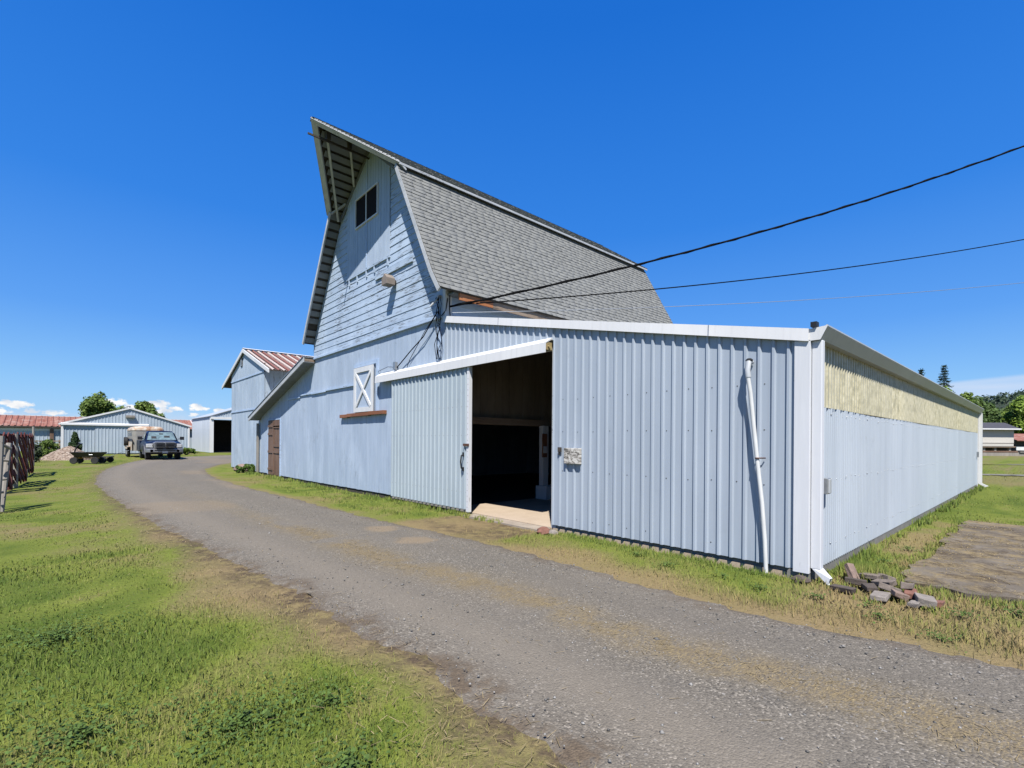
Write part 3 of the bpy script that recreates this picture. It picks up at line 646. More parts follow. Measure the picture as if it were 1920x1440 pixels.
mb=MB(); wavy(mb,.10,16.9,K(.075),lambda x:1.785+.01*math.sin(x*1.7),0,'x',-1,.076,.023)
mb.k=1
for z in (.28,1.0,1.72):
    for k in range(84): mb.lathe([(0.0001,-.005),(.005,-.001),(.005,.01)],(.28+k*.2,-.022,z+.012*math.sin(k*1.3)),'y',6)
sidew=mb.build('side_wall',[M['metalside'],M['galv']],shed,smooth=True,angle=80)
mb=MB(); ribbed(mb,.10,16.9,K(1.79),K(2.50),.006,'x',-1,.105,.034,.075,.03)
mb.build('fibreglass_strip',M['fibre'],shed)
mb=MB(); mb.box(-.001,17.0,-.010,.20,-.15,.074); mb.box(.04,.18,.20,3.58,-.15,.085); mb.build('foundation',M['foundation'],shed)
mb=MB(); mb.box(.02,17,.2,6.62,-.1,.03); mb.build('floor',M['tanfloor'],shed)
mb=MB(); mb.box(-.24,.02,3.66,5.66,-.1,.016); mb.build('door_apron',M['concrete'],shed)
# roof, fascia, gutter
mb=MB(); mb.prism([(-.03,2.53),(6.62,RT(6.62)-.02),(6.62,RT(6.62)-.06),(-.03,2.49)],'x',-.03,17.06); mb.build('roof',M['galv'],shed)
mb=MB(); y1=6.66
mb.add([(-.060,.0,RB(0)),(-.060,y1,RB(y1)),(-.050,y1,RT(y1)),(-.050,.0,RT(0)),(-.032,.0,RB(0)),(-.032,y1,RB(y1)),(-.032,y1,RT(y1)),(-.032,.0,RT(0))],
       [(0,1,2,3),(7,6,5,4),(0,4,5,1),(1,5,6,2),(2,6,7,3),(3,7,4,0)])
mb.k=1
for y in (1.05,4.9): mb.add([(-.062,y,RB(y)-.002),(-.062,y+.012,RB(y)-.002),(-.053,y+.012,RT(y)+.002),(-.053,y,RT(y)+.002)],[(0,1,2,3)])
mb.build('fascia',[M['white'],M['galv']],shed)
G=[(-.002,2.455),(-.10,2.455),(-.165,2.578),(-.165,2.592),(-.150,2.592),(-.146,2.575),(-.015,2.56),(-.002,2.56)]
mb=MB(); mb.prism(G,'x',-.03,17.05); gut=mb.build('gutter',M['gutter'],shed)
mb=MB(); mb.prism([(-.0,2.45),(-.103,2.45),(-.170,2.585),(-.0,2.57)],'x',-.036,-.030); mb.build('gutter_end',M['white'],shed)
mb=MB(); mb.box(-.06,.02,-.02,-.075,2.585,2.635); mb.build('roof_edge_cap',M['black'],shed)
mb=MB(); mb.box(-.036,.02,-.014,.135,.06,2.462); mb.build('corner_trim',M['whitechip'],shed,bevel=.004)
mb=MB(); mb.box(.0,.085,-.112,-.017,.115,2.452); dn=mb.build('downspout',M['whitechip'],shed,bevel=.008)
mb=MB(); mb.add([(.005,-.11,.125),(.08,-.11,.125),(.08,-.02,.125),(.005,-.02,.125),(-.02,-.20,.05),(.055,-.20,.042),(.055,-.18,-.03),(-.02,-.18,-.02)],[(0,1,5,4),(1,2,6,5),(2,3,7,6),(3,0,4,7),(0,3,2,1)])
mb.build('spout',M['whitechip'],dn)
mb=MB(); mb.box(16.88,17.04,-.03,.02,.0,2.46); mb.build('corner_trim',M['white'],shed)
mb=MB(); mb.box(16.90,17.0,-.13,-.035,.1,2.45); dn2=mb.build('downspout',M['white'],shed)
mb=MB(); mb.prism([(-.13,.1),(-.03,.1),(-.2,-.02),(-.28,.02)],'x',16.9,17.0); mb.build('spout',M['white'],dn2)
mb=MB(); mb.box(.30,.42,-.085,-.02,.86,1.03); eb=mb.build('electrical_box',M['galv'],shed,bevel=.006)
mb=MB(); mb.box(.32,.40,-.098,-.085,.87,1.02); mb.build('box_cover',M['gutter'],eb,bevel=.004)
mb=MB(); mb.box(16.55,16.68,-.07,-.02,.98,1.16); mb.build('electrical_box',M['galv'],shed)
mb=MB(); mb.tube([(.2,-.03,1.03),(.2,-.03,1.7)],.012,8); mb.build('conduit',M['whitechip'],shed)
# back and inside
mb=MB(); mb.box(16.92,17.0,.05,6.6,0,2.5); mb.add([(16.95,.02,2.5),(16.95,6.6,2.5),(16.95,6.6,RT(6.6)-.06)],[(0,1,2)]); mb.build('back_wall',M['shadeboards'],shed)
mb=MB()
for y in (1.5,3.0,4.5,6.0): mb.box(.1,16.9,y-.04,y+.04,RT(y)-.22,RT(y)-.06)
for x in (4,8,12): mb.bar((x,.1,2.4),(x,6.55,3.7),.05,.2)
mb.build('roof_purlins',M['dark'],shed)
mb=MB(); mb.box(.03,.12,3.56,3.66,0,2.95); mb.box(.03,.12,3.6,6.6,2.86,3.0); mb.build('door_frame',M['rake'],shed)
mb=MB(); mb.box(2.69,2.86,6.44,6.58,.03,1.77); ip=mb.build('inner_post',M['whitewood'],shed)
mb=MB(); mb.box(2.64,2.78,6.41,6.44,1.02,1.58); fb=mb.build('post_panel',M['bare'],ip)
mb=MB(); mb.box(2.655,2.765,6.395,6.41,1.12,1.28); mb.build('switch_plate',M['white'],fb)
mb=MB(); mb.box(2.6,3.35,6.25,6.6,.03,.34); mb.build('post_base',M['whitewood'],shed)
# track cover
mb=MB(); mb.prism([(-.004,3.04),(-.03,3.04),(-.172,2.95),(-.178,2.79),(-.165,2.79),(-.16,2.94),(-.02,3.015),(-.004,3.0)],'y',3.62,9.42)
tc=mb.build('track_cover',M['white'],shed)
mb=MB(); mb.box(-.15,-.02,3.625,3.66,2.84,2.96); mb.tube([(-.10,3.6,2.89),(-.10,9.3,2.89)],.02,8); mb.build('track_rail',plain('yellowed_track',(.36,.27,.12),.7,0,.3,20),tc)
# sliding door, pushed left over the barn wall
mb=MB(); ribbed(mb,5.66,8.66,K(.10),K(2.84),-.115,'y',-1,.150,.022,.052,.024,.075); 

mb.k=1
for z in (.42,1.5,2.05):
    for k in range(20): mb.lathe([(0.0001,-.005),(.006,-.002),(.006,0)],(-.115,5.75+k*.15,z),'x',6)
for k in range(26): mb.lathe([(0.0001,-.005),(.007,-.002),(.007,0)],(-.142,5.665,.15+k*.105),'x',6)
dr=mb.build('sliding_door',[M['metal2'],M['rust']],shed)
mb=MB(); mb.box(-.112,-.075,5.64,8.66,.05,.12); mb.build('bottom_rail',M['greywood'],dr)
mb=MB(); mb.box(-.142,-.07,5.63,5.70,.06,2.83); mb.build('edge_trim',M['whitechip'],dr)
mb=MB(); mb.box(-.105,-.075,5.70,8.64,.13,2.80); mb.build('inner_frame',M['dark'],dr)
mb=MB(); mb.tube([(-.14,5.80,1.14),(-.185,5.80,1.12),(-.20,5.80,1.0),(-.185,5.80,.88),(-.14,5.80,.86)],.014,8); mb.box(-.146,-.139,5.775,5.825,1.1,1.18); mb.box(-.146,-.139,5.775,5.825,.82,.9); mb.build('handle',M['black'],dr,smooth=True)
mb=MB(); mb.box(-.165,-.142,5.62,5.78,1.30,1.345); mb.build('latch',M['rust'],dr)
mb=MB(); mb.box(-.05,-.024,3.40,3.46,1.24,1.31); mb.box(-.045,-.024,3.43,3.45,1.19,1.24); mb.build('door_catch',M['dark'],shed)
# leaning pipe on the front
mb=MB(); P=[(-.09,.575,2.285),(-.12,.575,2.20),(-.12,.565,2.10),(-.10,.55,1.95),(-.085,.52,1.6),(-.08,.48,1.2),(-.075,.43,.75),(-.072,.40,.35),(-.07,.385,.0)]
mb.tube(P,.022,12); pp=mb.build('drain_pipe',M['pvc'],shed,smooth=True)
mb=MB(); mb.tube([(-.02,.575,2.30),(-.09,.575,2.29),(-.118,.575,2.2),(-.118,.566,2.12)],.029,12); mb.build('pipe_elbow',M['gutter'],pp,smooth=True)
mb=MB(); mb.tube([(-.02,.50,1.235),(-.085,.50,1.235),(-.115,.478,1.235),(-.085,.44,1.235),(-.02,.42,1.235)],.008,6); mb.build('pipe_clamp',M['rust'],pp)
mb=MB(); mb.lathe([(.036,0),(.04,.012),(.02,.03)],(-.075,.575,2.305),'z',12); mb.build('pipe_cap',M['black'],pp)
# peeling notice board
q=NT('peeling_white_notice'); v=q.coord((1,7,16)); n=q.noise(v,1.,6,.7,1.2); c=q.ramp(n,(.42,(.10,.095,.085)),(.50,(.42,.39,.35)),(.58,(.74,.72,.67))); q.bump(n,.5,.006); nm=q.done(c,.8)
mb=MB(); mb.box(-.062,-.026,3.0,3.32,1.065,1.30); tag(mb.build('notice_board',nm,None,bevel=.003),'small white peeling notice board screwed to the ribbed metal wall right of the open doorway','sign')

# ================================================================== GAMBREL BARN
barn=thing('gambrel_barn','tall blue wooden barn with a grey shingled gambrel roof and pointed hay hood','barn',(0,10,0))
LT=lambda y:3.80-.262*(y-14.0)                    # lean-to roof underside at the front
mb=MB()
vboards(mb,6.66,14.0,lambda y:.10-.004*(y-6.6),K(3.96),-.0,.19,1,breaks=())
vboards(mb,14.0,19.78,lambda y:.07,lambda y:LT(y),-.0,.19,2)
mb.build('front_wall',M['boards'],barn)
mb=MB(); mb.box(.024,.06,6.66,19.76,-.02,2.3); mb.add([(.03,6.66,2.3),(.03,19.76,2.3),(.03,14,LT(14)-.02),(.03,14,3.96),(.03,6.66,3.96)],[(0,1,2,3,4)]); mb.build('wall_backing',M['dark'],barn)
mb=MB(); mb.box(.03,.18,6.66,19.75,-.1,.10); mb.build('foundation',M['foundation'],barn)
# outline of the gable wall under the roof, right edge and left edge as functions of height
PR=[(3.96,6.70),(4.50,6.70),(4.85,6.86),(7.48,8.22),(8.93,10.05)]; PL=[(3.96,13.98),(4.50,13.98),(5.0,13.62),(7.70,11.84),(8.93,10.05)]
def ip_(P,z):
    for (a,b),(c,d) in zip(P[:-1],P[1:]):
        if a<=z<=c: return b+(d-b)*(z-a)/(c-a)
    return P[-1][1] if z>P[-1][0] else P[0][1]
PY0,PY1,PZ=8.99,11.43,5.84                         # loft panel of upright boards
mb=MB(); rr=np.random.default_rng(8); z=3.97; row=0
while z<8.75:
    h=.188; zt=z+h+.012
    segs=[]
    yr0,yr1=ip_(PR,z),ip_(PR,min(zt,8.9)); yl0,yl1=ip_(PL,z),ip_(PL,min(zt,8.9))
    if z<PZ-.02: spans=[((yr0,yr1),(yl0,yl1))]
    else: spans=[((yr0,yr1),(PY0,PY0)),((PY1,PY1),(yl0,yl1))]
    for (a0,a1),(b0,b1) in spans:
        if b0-a0<.03: continue
        n=max(1,int((b0-a0)/2.6)); cuts=sorted(rr.random(n)*.8+.1)[:n] if b0-a0>2.5 else []
        A=[(a0,a1)]+[(a0+(b0-a0)*c,)*2 for c in cuts]+[(b0,b1)]
        for (p0,p1),(q0,q1) in zip(A[:-1],A[1:]):
            if q0<=p0: continue
            q1=max(q1,p1+.001)
            o=-.017-rr.random()*.005; t=-.006-rr.random()*.004; e0=(rr.random()-.5)*.014;e1=(rr.random()-.5)*.014; g=.004
            mb.add([(o,p0+g,z+e0),(o,q0-g,z+e1),(t,q1-g,zt),(t,p1+g,zt),(.01,p0+g,z+e0),(.01,q0-g,z+e1)],[(0,1,2,3),(0,4,5,1),(0,3,4),(1,5,2)])
    z+=h; row+=1
mb.build('gable_wall',M['claps'],barn)
mb=MB(); mb.add([(.012,y,z) for z,y in PR]+[(.012,y,z) for z,y in PL[::-1][1:]],[tuple(range(9))]); mb.build('gable_backing',M['dark'],barn)
mb=MB(); top=lambda y:(ip_([(7.48,7.48),(8.93,8.93)],0) if 0 else (7.48+(y-8.22)*(8.93-7.48)/(10.05-8.22) if y<10.05 else 7.70+(11.84-y)*(8.93-7.70)/(11.84-10.05)))
vboards(mb,PY0,PY1,K(PZ),top,-.034,.145,4,breaks=(10.05,)); mb.build('loft_panel',M['boards'],barn)
mb=MB(); mb.box(-.05,-.012,PY0-.02,PY1+.02,PZ-.05,PZ-.012)
for y in (9.05,9.75,10.2,10.75,11.25): mb.box(-.048,-.01,y,y+.05,PZ-.22,PZ-.02)
mb.box(-.053,-.02,7.9,9.7,5.40,5.55)
mb.build('batten',M['claps'],barn)
mb=MB(); mb.box(-.052,-.004,10.19,10.23,5.85,8.8); mb.build('panel_seam',M['bluetrim'],barn)
# loft window
mb=MB(); wy0,wy1,wz0,wz1=9.56,10.86,7.03,7.82
mb.box(-.075,-.038,wy0,wy0+.035,wz0,wz1); mb.box(-.075,-.038,wy1-.035,wy1,wz0,wz1); mb.box(-.075,-.038,wy0+.035,wy1-.035,wz0,wz0+.035); mb.box(-.075,-.038,wy0+.035,wy1-.035,wz1-.035,wz1); mb.box(-.072,-.038,10.19,10.225,wz0+.035,wz1-.035)
lw=mb.build('loft_window',M['white'],barn)
for a,b in ((wy0+.035,10.19),(10.225,wy1-.035)):
    mb=MB(); mb.box(-.05,-.038,a,b,wz0+.035,wz1-.035); mb.build('pane',M['screen'],lw)
# bands, shutter, sill, door
mb=MB()
mb.box(-.062,-.004,6.68,9.6,3.925,3.975); mb.box(-.058,-.004,9.6,13.99,3.922,3.970)
mb.build('band_board',M['bluetrim'],barn)
mb=MB()
for a,b,z in ((10.95,12.9,2.86),(12.9,14.1,2.835),(14.1,15.2,2.85),(15.2,16.35,2.79)): mb.box(-.04-.01*(a%1),-.003,a,b,z,z+.045)
mb.build('band_board',M['bluetrim'],barn)
sy0,sy1,sz0,sz1=9.72,10.84,2.13,3.30
mb=MB(); mb.box(-.055,-.006,sy0+.05,sy1-.02,sz0,sz1); sh=mb.build('shutter',M['boards'],barn)
mb=MB()
for b in ((sy0,sy0+.11,sz0,sz1),(sy1-.10,sy1,sz0,sz1),(sy0+.11,sy1-.10,sz0,sz0+.12),(sy0+.11,sy1-.10,sz1-.13,sz1)): mb.box(-.085,-.056,*b)
mb.build('shutter_frame',M['whitewood'],sh)
mb=MB(); mb.bar((-.078,sy0+.12,sz0+.13),(-.078,sy1-.11,sz1-.14),.08,.03,(1,0,0)); mb.build('cross_brace',M['whitewood'],sh)
mb=MB(); mb.bar((-.073,sy0+.12,sz1-.14),(-.073,sy1-.11,sz0+.13),.08,.03,(1,0,0)); mb.build('cross_brace',M['whitewood'],sh)
mb=MB(); mb.box(-.05,-.004,sy0-.19,sy0-.1,sz0,3.42); mb.box(-.05,-.004,sy0-.1,sy1+.08,sz1+.02,3.42); mb.build('shutter_surround',M['bluetrim'],barn)
mb=MB(); mb.box(-.006,-.003,sy0-.1,sy0,sz0,sz1); mb.build('shutter_gap',M['dark'],barn)
mb=MB(); mb.box(-.10,-.004,9.12,9.95,2.035,2.125); mb.box(-.095,-.004,9.95,11.25,2.025,2.112); mb.box(-.088,-.004,11.25,11.75,2.01,2.10); mb.build('sill',M['bare'],barn,bevel=.004)
mb=MB(); vboards(mb,17.30,18.72,K(.05),K(2.12),-.03,.235,9,jit=.008); dd=mb.build('plank_door',M['doorwood'],barn)
mb=MB()
for y0,y1,z in ((17.34,17.98,1.82),(18.05,18.68,1.86),(17.34,17.98,1.12),(18.05,18.68,1.56),(17.34,18.68,.88),(17.34,18.0,1.86),(17.95,18.68,.22)): mb.box(-.062,-.034,y0,y1,z,z+.085)
mb.box(-.06,-.034,17.96,18.07,.1,2.08); mb.build('door_batten',M['doorwood'],dd)
mb=MB(); mb.box(-.036,-.003,17.24,17.30,.04,2.16); mb.box(-.036,-.003,18.72,18.78,.04,2.16); mb.box(-.036,-.003,17.30,18.72,2.13,2.17); mb.build('door_frame',M['bluetrim'],dd)
# side wall above the shed roof, and the inner wall seen through the doorway
mb=MB(); z=3.80; rr=np.random.default_rng(12)
while z<4.62:
    o=6.632-rr.random()*.005; a=.14
    for b in (3.4,6.2,9.3): mb.add([(a+.003,o-.022,z),(b-.003,o-.022,z),(b-.003,o,z+.2),(a+.003,o,z+.2),(a,6.65,z),(b,6.65,z)],[(0,1,2,3),(0,4,5,1)]); a=b
    z+=.188
mb.build('side_wall',M['sideclaps'],barn)
mb=MB(); mb.box(-.03,.13,6.60,6.70,3.9,4.52); mb.build('corner_board',M['whitewood'],barn)
mb=MB(); vboards(mb,.1,9.3,K(1.90),K(3.79),6.64,.2,15,axis='x',out=-1); mb.build('inner_wall',M['shadeboards'],barn)
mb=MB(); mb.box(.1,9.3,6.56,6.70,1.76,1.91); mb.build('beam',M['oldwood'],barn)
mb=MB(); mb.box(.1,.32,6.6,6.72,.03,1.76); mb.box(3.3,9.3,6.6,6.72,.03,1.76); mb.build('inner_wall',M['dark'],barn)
mb=MB(); mb.box(.2,9.3,6.7,13.9,-.1,.0); mb.build('floor',M['dark'],barn)
mb=MB(); mb.box(9.3,9.36,6.66,13.98,0,4.6); mb.add([(9.33,y,z) for z,y in PR]+[(9.33,y,z) for z,y in PL[::-1][1:]],[tuple(range(9))]); mb.box(.06,9.3,13.93,13.99,0,4.6); mb.build('rear_walls',M['boards'],barn)
# ---- roof: laid shingle courses on boards
XE=9.4; KR=(8.05,7.60); KL=(11.95,7.84); AP=(10.1,9.05)
HOOD=lambda f:-.36-1.16*f                         # front edge of the upper slopes, f from knee (0) to ridge (1)
def course_slope(V,F,T,a,b,front,seed,e=.118,x1=XE,off=0.):
    """courses from a (low) to b (high) in the y-z plane"""
    r=np.random.default_rng(seed); a=Vector((0,a[0],a[1]));b=Vector((0,b[0],b[1])); d=b-a; L=d.length; d.normalize(); n=Vector((0,-d.z,d.y)); 
    if n.z<0: n=-n
    N=max(1,round(L/e)); e=L/N
    for i in range(N):
        p0=a+d*(e*i); p1=a+d*min(L,e*(i+1)+.02); x0=front((i+.0)/N); x=x0+(-r.random()*.25)
        while x<x1:
            w=.13+.2*r.random(); th=.012+(.005 if r.random()>.5 else 0)+r.random()*.002; dz=(r.random()-.5)*.012; g=.002
            xa=max(x,x0)+g; xb=min(x+w,x1)-g
            if xb>xa+.01:
                q0=p0+n*th-d*(.0+max(0,dz)); q1=p1+n*.004; s=p0-d*max(0,dz)
                k=len(V)
                xf1=max(xa,front(min(1,(i+1)/N))) if xa<x0+.02 else xa
                V+= [(xa,q0.y,q0.z),(xb,q0.y,q0.z),(xb,q1.y,q1.z),(xa,q1.y,q1.z),(xa,s.y,s.z),(xb,s.y,s.z),(xa,q0.y,q0.z),(xb,q0.y,q0.z)]
                F+= [(k,k+1,k+2,k+3),(k+4,k+5,k+7,k+6),(k+4,k,k+3,k+3),(k+5,k+2,k+1,k+1)]
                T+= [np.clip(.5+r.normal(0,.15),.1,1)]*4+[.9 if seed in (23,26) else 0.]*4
            x+=w
V=[];F=[];T=[]
flat_f=lambda f:-.36
course_slope(V,F,T,(6.31,4.40),(6.60,4.82),flat_f,21); course_slope(V,F,T,(6.60,4.82),(KR[0]+.06,KR[1]-.0),flat_f,22)
course_slope(V,F,T,(7.93,7.53),AP,HOOD,23)
course_slope(V,F,T,(14.02,4.42),(13.70,4.98),flat_f,24); course_slope(V,F,T,(13.70,4.98),(KL[0]-.05,KL[1]),flat_f,25); course_slope(V,F,T,(12.08,7.78),AP,HOOD,26)
F3=[];
for f in F:
    g=[f[0]]+[b for a,b in zip(f[:-1],f[1:]) if a!=b]
    F3.append(tuple(g))
tri=[]; 
for g in F3:
    tri.append((g[0],g[1],g[2])); 
    if len(g)==4: tri.append((g[0],g[2],g[3]))
roof=npmesh('roof',V,tri,M['shingle'],{'tint':np.array(T)},parent=barn)
def deckslab(mb,a,b,fr,x1,th,fa=0,fb=1):
    a=Vector((0,a[0],a[1]));b=Vector((0,b[0],b[1]));d=(b-a).normalized();n=Vector((0,-d.z,d.y)); n=-n if n.z>0 else n
    xa,xb=fr(fa),fr(fb)
    q=[(xa,a),(x1,a),(x1,b),(xb,b)]; mb.add([(x,p.y,p.z) for x,p in q]+[(x,(p+n*th).y,(p+n*th).z) for x,p in q],[(0,1,2,3),(7,6,5,4),(0,4,5,1),(1,5,6,2),(2,6,7,3),(3,7,4,0)])
mb=MB()
for a,b,fr in (((6.31,4.395),(6.60,4.815),flat_f),((6.60,4.815),(KR[0]+.04,KR[1]-.03),flat_f),((7.93,7.525),(AP[0],AP[1]-.005),HOOD),((14.02,4.415),(13.70,4.975),flat_f),((13.70,4.975),(KL[0]-.04,KL[1]-.03),flat_f),((12.08,7.775),(AP[0],AP[1]-.005),HOOD)):
    deckslab(mb,a,b,fr,XE-.01,.03)
mb.build('roof_deck',M['dark'],roof)
mb=MB()                                            # spaced boards seen under the overhangs
def under(a,b,fr,xin,pitch,bw,drop=.034):
    a=Vector((0,a[0],a[1]));b=Vector((0,b[0],b[1]));L=(b-a).length;d=(b-a)/L;n=Vector((0,-d.z,d.y)); n=-n if n.z>0 else n
    s=.04
    while s+bw<L:
        f=(s+bw/2)/L; p=a+d*(s+bw/2)+n*(drop+.012); x0=fr(f)+(.20 if fr(1)<fr(0) else .05)
        if xin-x0>.05: mb.obox(((x0+xin)/2,p.y,p.z),xin-x0,bw,.022,Matrix((Vector((1,0,0)),d,n)).transposed())
        s+=pitch
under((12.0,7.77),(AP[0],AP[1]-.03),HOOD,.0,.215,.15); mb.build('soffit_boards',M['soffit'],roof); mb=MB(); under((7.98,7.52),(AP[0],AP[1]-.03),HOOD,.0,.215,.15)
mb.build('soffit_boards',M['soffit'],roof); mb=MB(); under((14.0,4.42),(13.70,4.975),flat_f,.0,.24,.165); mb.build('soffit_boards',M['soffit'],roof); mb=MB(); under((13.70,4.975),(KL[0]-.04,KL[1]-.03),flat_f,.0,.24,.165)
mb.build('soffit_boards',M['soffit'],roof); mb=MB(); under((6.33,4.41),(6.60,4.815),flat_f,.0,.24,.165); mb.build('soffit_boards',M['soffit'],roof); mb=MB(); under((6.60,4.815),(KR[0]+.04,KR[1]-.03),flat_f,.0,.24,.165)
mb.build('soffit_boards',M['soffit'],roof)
mb=MB()                                            # barge boards on the roof's front edge
def barge(a,b,xa,xb,w=.15,th=.04):
    A=Vector((xa-.005,a[0],a[1]));B=Vector((xb-.005,b[0],b[1])); dn=Vector((w*.95,0,-w*.72)); t=Vector((th*.6,0,th*.8))
    mb.add([A,B,B+dn,A+dn,A+t,B+t,B+t+dn,A+t+dn],[(3,2,1,0),(4,5,6,7),(0,1,5,4),(1,2,6,5),(2,3,7,6),(3,0,4,7)])
barge((7.93,7.505),(AP[0],AP[1]-.03),HOOD(0),HOOD(1),.17); barge((12.08,7.755),(AP[0],AP[1]-.03),HOOD(0),HOOD(1),.17)
for A_,B_ in (((6.31,4.385),(6.60,4.80)),((6.60,4.80),(KR[0]+.03,KR[1]-.05)),((14.02,4.405),(13.70,4.96)),((13.70,4.96),(KL[0]-.03,KL[1]-.05))):
    a=Vector((0,A_[0],A_[1]));b=Vector((0,B_[0],B_[1]));d=(b-a).normalized();n=Vector((0,-d.z,d.y)); n=-n if n.z>0 else n
    x0,x1=-.366,-.326; q=[a,b,b+n*.10,a+n*.10]
    mb.add([(x0,p.y,p.z) for p in q]+[(x1,p.y,p.z) for p in q],[(0,1,2,3),(7,6,5,4),(0,4,5,1),(1,5,6,2),(2,6,7,3),(3,7,4,0)])
mb.build('barge_boards',M['rake'],roof)
mb=MB(); mb.prism([(7.925,7.515),(7.925,7.465),(7.95,7.465),(7.95,7.515)],'x',-.36,XE); mb.build('knee_flashing',M['rake'],roof)
mb=MB()
for k in range(60):
    x=-1.5+k*.185; mb.add([(x,10.0,9.005),(x+.2,10.0,9.01),(x+.2,10.1,9.055),(x,10.1,9.05),(x,10.2,8.99),(x+.2,10.2,8.995)],[(0,1,2,3),(3,2,5,4)])
rc=mb.build('ridge_cap',plain('ridge_shingles',(.17,.165,.155),.9,0,.3,5),roof)
mb=MB(); mb.prism([(11.86,7.66),(10.06,8.90),(10.06,8.80),(11.86,7.56)],'x',-.06,-.036); mb.prism([(10.04,8.90),(8.22,7.46),(8.22,7.38),(10.04,8.80)],'x',-.06,-.036); mb.build('gable_rafter',M['soffit'],barn)
mb=MB(); mb.bar((-1.12,10.12,8.78),(-.12,11.86,7.58),.055,.05); mb.build('hood_brace',M['rake'],barn)
mb=MB(); mb.bar((-.55,10.12,8.86),(-.08,10.92,8.22),.05,.045); mb.build('hood_brace',M['rake'],barn)
mb=MB(); mb.bar((-.36,11.98,7.70),(-.05,11.5,7.96),.05,.05); mb.build('hood_brace',M['rake'],barn)
mb=MB(); mb.box(-1.58,.0,10.085,10.115,8.61,8.65); mb.box(-1.16,-1.06,10.03,10.17,8.65,8.86); mb.box(-.60,-.52,10.05,10.15,8.65,8.86); mb.build('hay_track',M['dark'],barn)
# eave boards on the right side, under the roof edge
mb=MB(); mb.box(.14,1.02,6.345,6.38,4.25,4.395); mb.build('eave_board',M['orange'],barn)
mb=MB(); mb.box(1.02,9.3,6.345,6.38,4.235,4.39); mb.build('eave_board',M['oldwood'],barn)
mb=MB(); mb.box(.02,9.3,6.38,6.66,4.36,4.39); mb.build('eave_soffit',M['soffit'],barn)
# lean-to roof at the left
mb=MB()
A=[(13.9,LT(13.9)+.015),(20.25,LT(20.25)+.015),(20.25,LT(20.25)+.115),(13.9,LT(13.9)+.115)]
mb.prism(A,'x',-.33,8.8); lr=mb.build('lean_to_roof',M['oldwood'],barn)
mb=MB(); mb.prism([(13.88,LT(13.88)-.02),(20.28,LT(20.28)-.02),(20.28,LT(20.28)+.12),(13.88,LT(13.88)+.12)],'x',-.37,-.335); mb.build('barge_board',M['rake'],lr)
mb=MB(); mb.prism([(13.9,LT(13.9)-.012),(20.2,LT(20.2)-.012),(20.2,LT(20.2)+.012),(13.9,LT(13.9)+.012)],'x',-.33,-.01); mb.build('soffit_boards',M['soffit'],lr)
mb=MB(); mb.prism([(13.88,LT(13.88)+.13),(20.30,LT(20.30)+.13),(20.30,LT(20.30)+.15),(13.88,LT(13.88)+.15)],'x',-.39,8.8); mb.build('roofing',M['galv'],lr)
# insulators, cables at the right corner
mb=MB(); mb.tube([(-.05,6.78,4.36),(-.20,6.90,4.16)],.022,8); mb.tube([(-.02,6.78,4.38),(-.09,6.78,4.36)],.03,8); mb.build('insulator',M['rake'],barn)
mb=MB(); mb.box(-.085,-.035,6.74,6.80,3.10,3.70); mb.build('cable_board',M['bluetrim'],barn)
mb=MB(); rr=np.random.default_rng(4)
for k in range(5):
    y0=6.68+rr.random()*.14; mb.tube([(-.07-rr.random()*.05,y0+(rr.random()-.5)*.12,4.35-i*.16) for i in range(9)],.007,5)
mb.tube([(-.09,6.80,4.05),(-.085,7.35,3.62),(-.08,7.9,3.38),(-.06,8.55,3.08)],.012,6); mb.tube([(-.09,6.80,4.05),(-.085,7.3,3.72),(-.06,7.6,3.5),(-.04,8.0,3.2),(-.04,8.1,3.05)],.007,5)
mb.tube([(-.04,8.55,3.1),(-.05,9.0,3.16),(-.03,9.6,3.1)],.006,5)
mb.tube([(.05,6.56,4.36),(.03,6.54,4.1),(.06,6.56,3.95)],.012,6); mb.tube([(.0,6.56,4.30),(-.02,6.60,4.05),(-.07,6.68,3.95)],.01,6)
mb.build('hanging_cables',M['wire'],barn)
mb=MB(); mb.box(-.12,-.05,8.52,8.62,3.04,3.22); mb.build('cable_clamp',M['galv'],barn)
mb=MB(); mb.prism([(6.72,3.05),(6.83,3.05),(6.80,2.78),(6.75,2.78)],'x',-.07,-.04); mb.build('cable_clamp',M['galv'],barn)
# box lamp on the gable
lamp=thing('box_lamp','small tan box lamp fixed to the clapboards high on the barn gable','lamp',(-.03,8.72,5.14))
mb=MB(); mb.prism([(8.60,5.02),(8.86,5.02),(8.86,5.17),(8.73,5.28),(8.60,5.17)],'x',-.30,-.085); mb.build('lamp_housing',plain('taupe_paint',(.24,.20,.17),.7),lamp,bevel=.006)
mb=MB(); mb.box(-.09,-.025,8.66,8.74,5.06,5.16); mb.build('bracket',M['dark'],lamp)

# ================================================================== ANNEX with the red ribbed roof
ann=thing('gabled_annex','narrow blue wooden annex with a red and white ribbed roof at the barn\'s left end','outbuilding',(0,22.5,0))
RY,RZ=22.60,5.42; EL=(26.65,4.06); ER=(18.66,4.12)
AT=lambda y:(RZ-(RY-y)*(RZ-ER[1])/(RY-ER[0]) if y<RY else RZ-(y-RY)*(RZ-EL[1])/(EL[0]-RY))-.07
mb=MB(); vboards(mb,19.60,25.07,K(.05),K(2.66),.05,.30,31); vboards(mb,19.60,25.07,K(2.72),K(4.12),.045,.34,32); vboards(mb,19.60,25.07,K(4.17),AT,.04,.5,33,breaks=(RY,)); mb.build('front_wall',M['annexboards'],ann)
mb=MB(); mb.box(.02,.05,19.6,25.08,2.655,2.725); mb.box(.015,.045,19.6,25.08,4.115,4.175); mb.build('band_board',M['bluetrim'],ann)
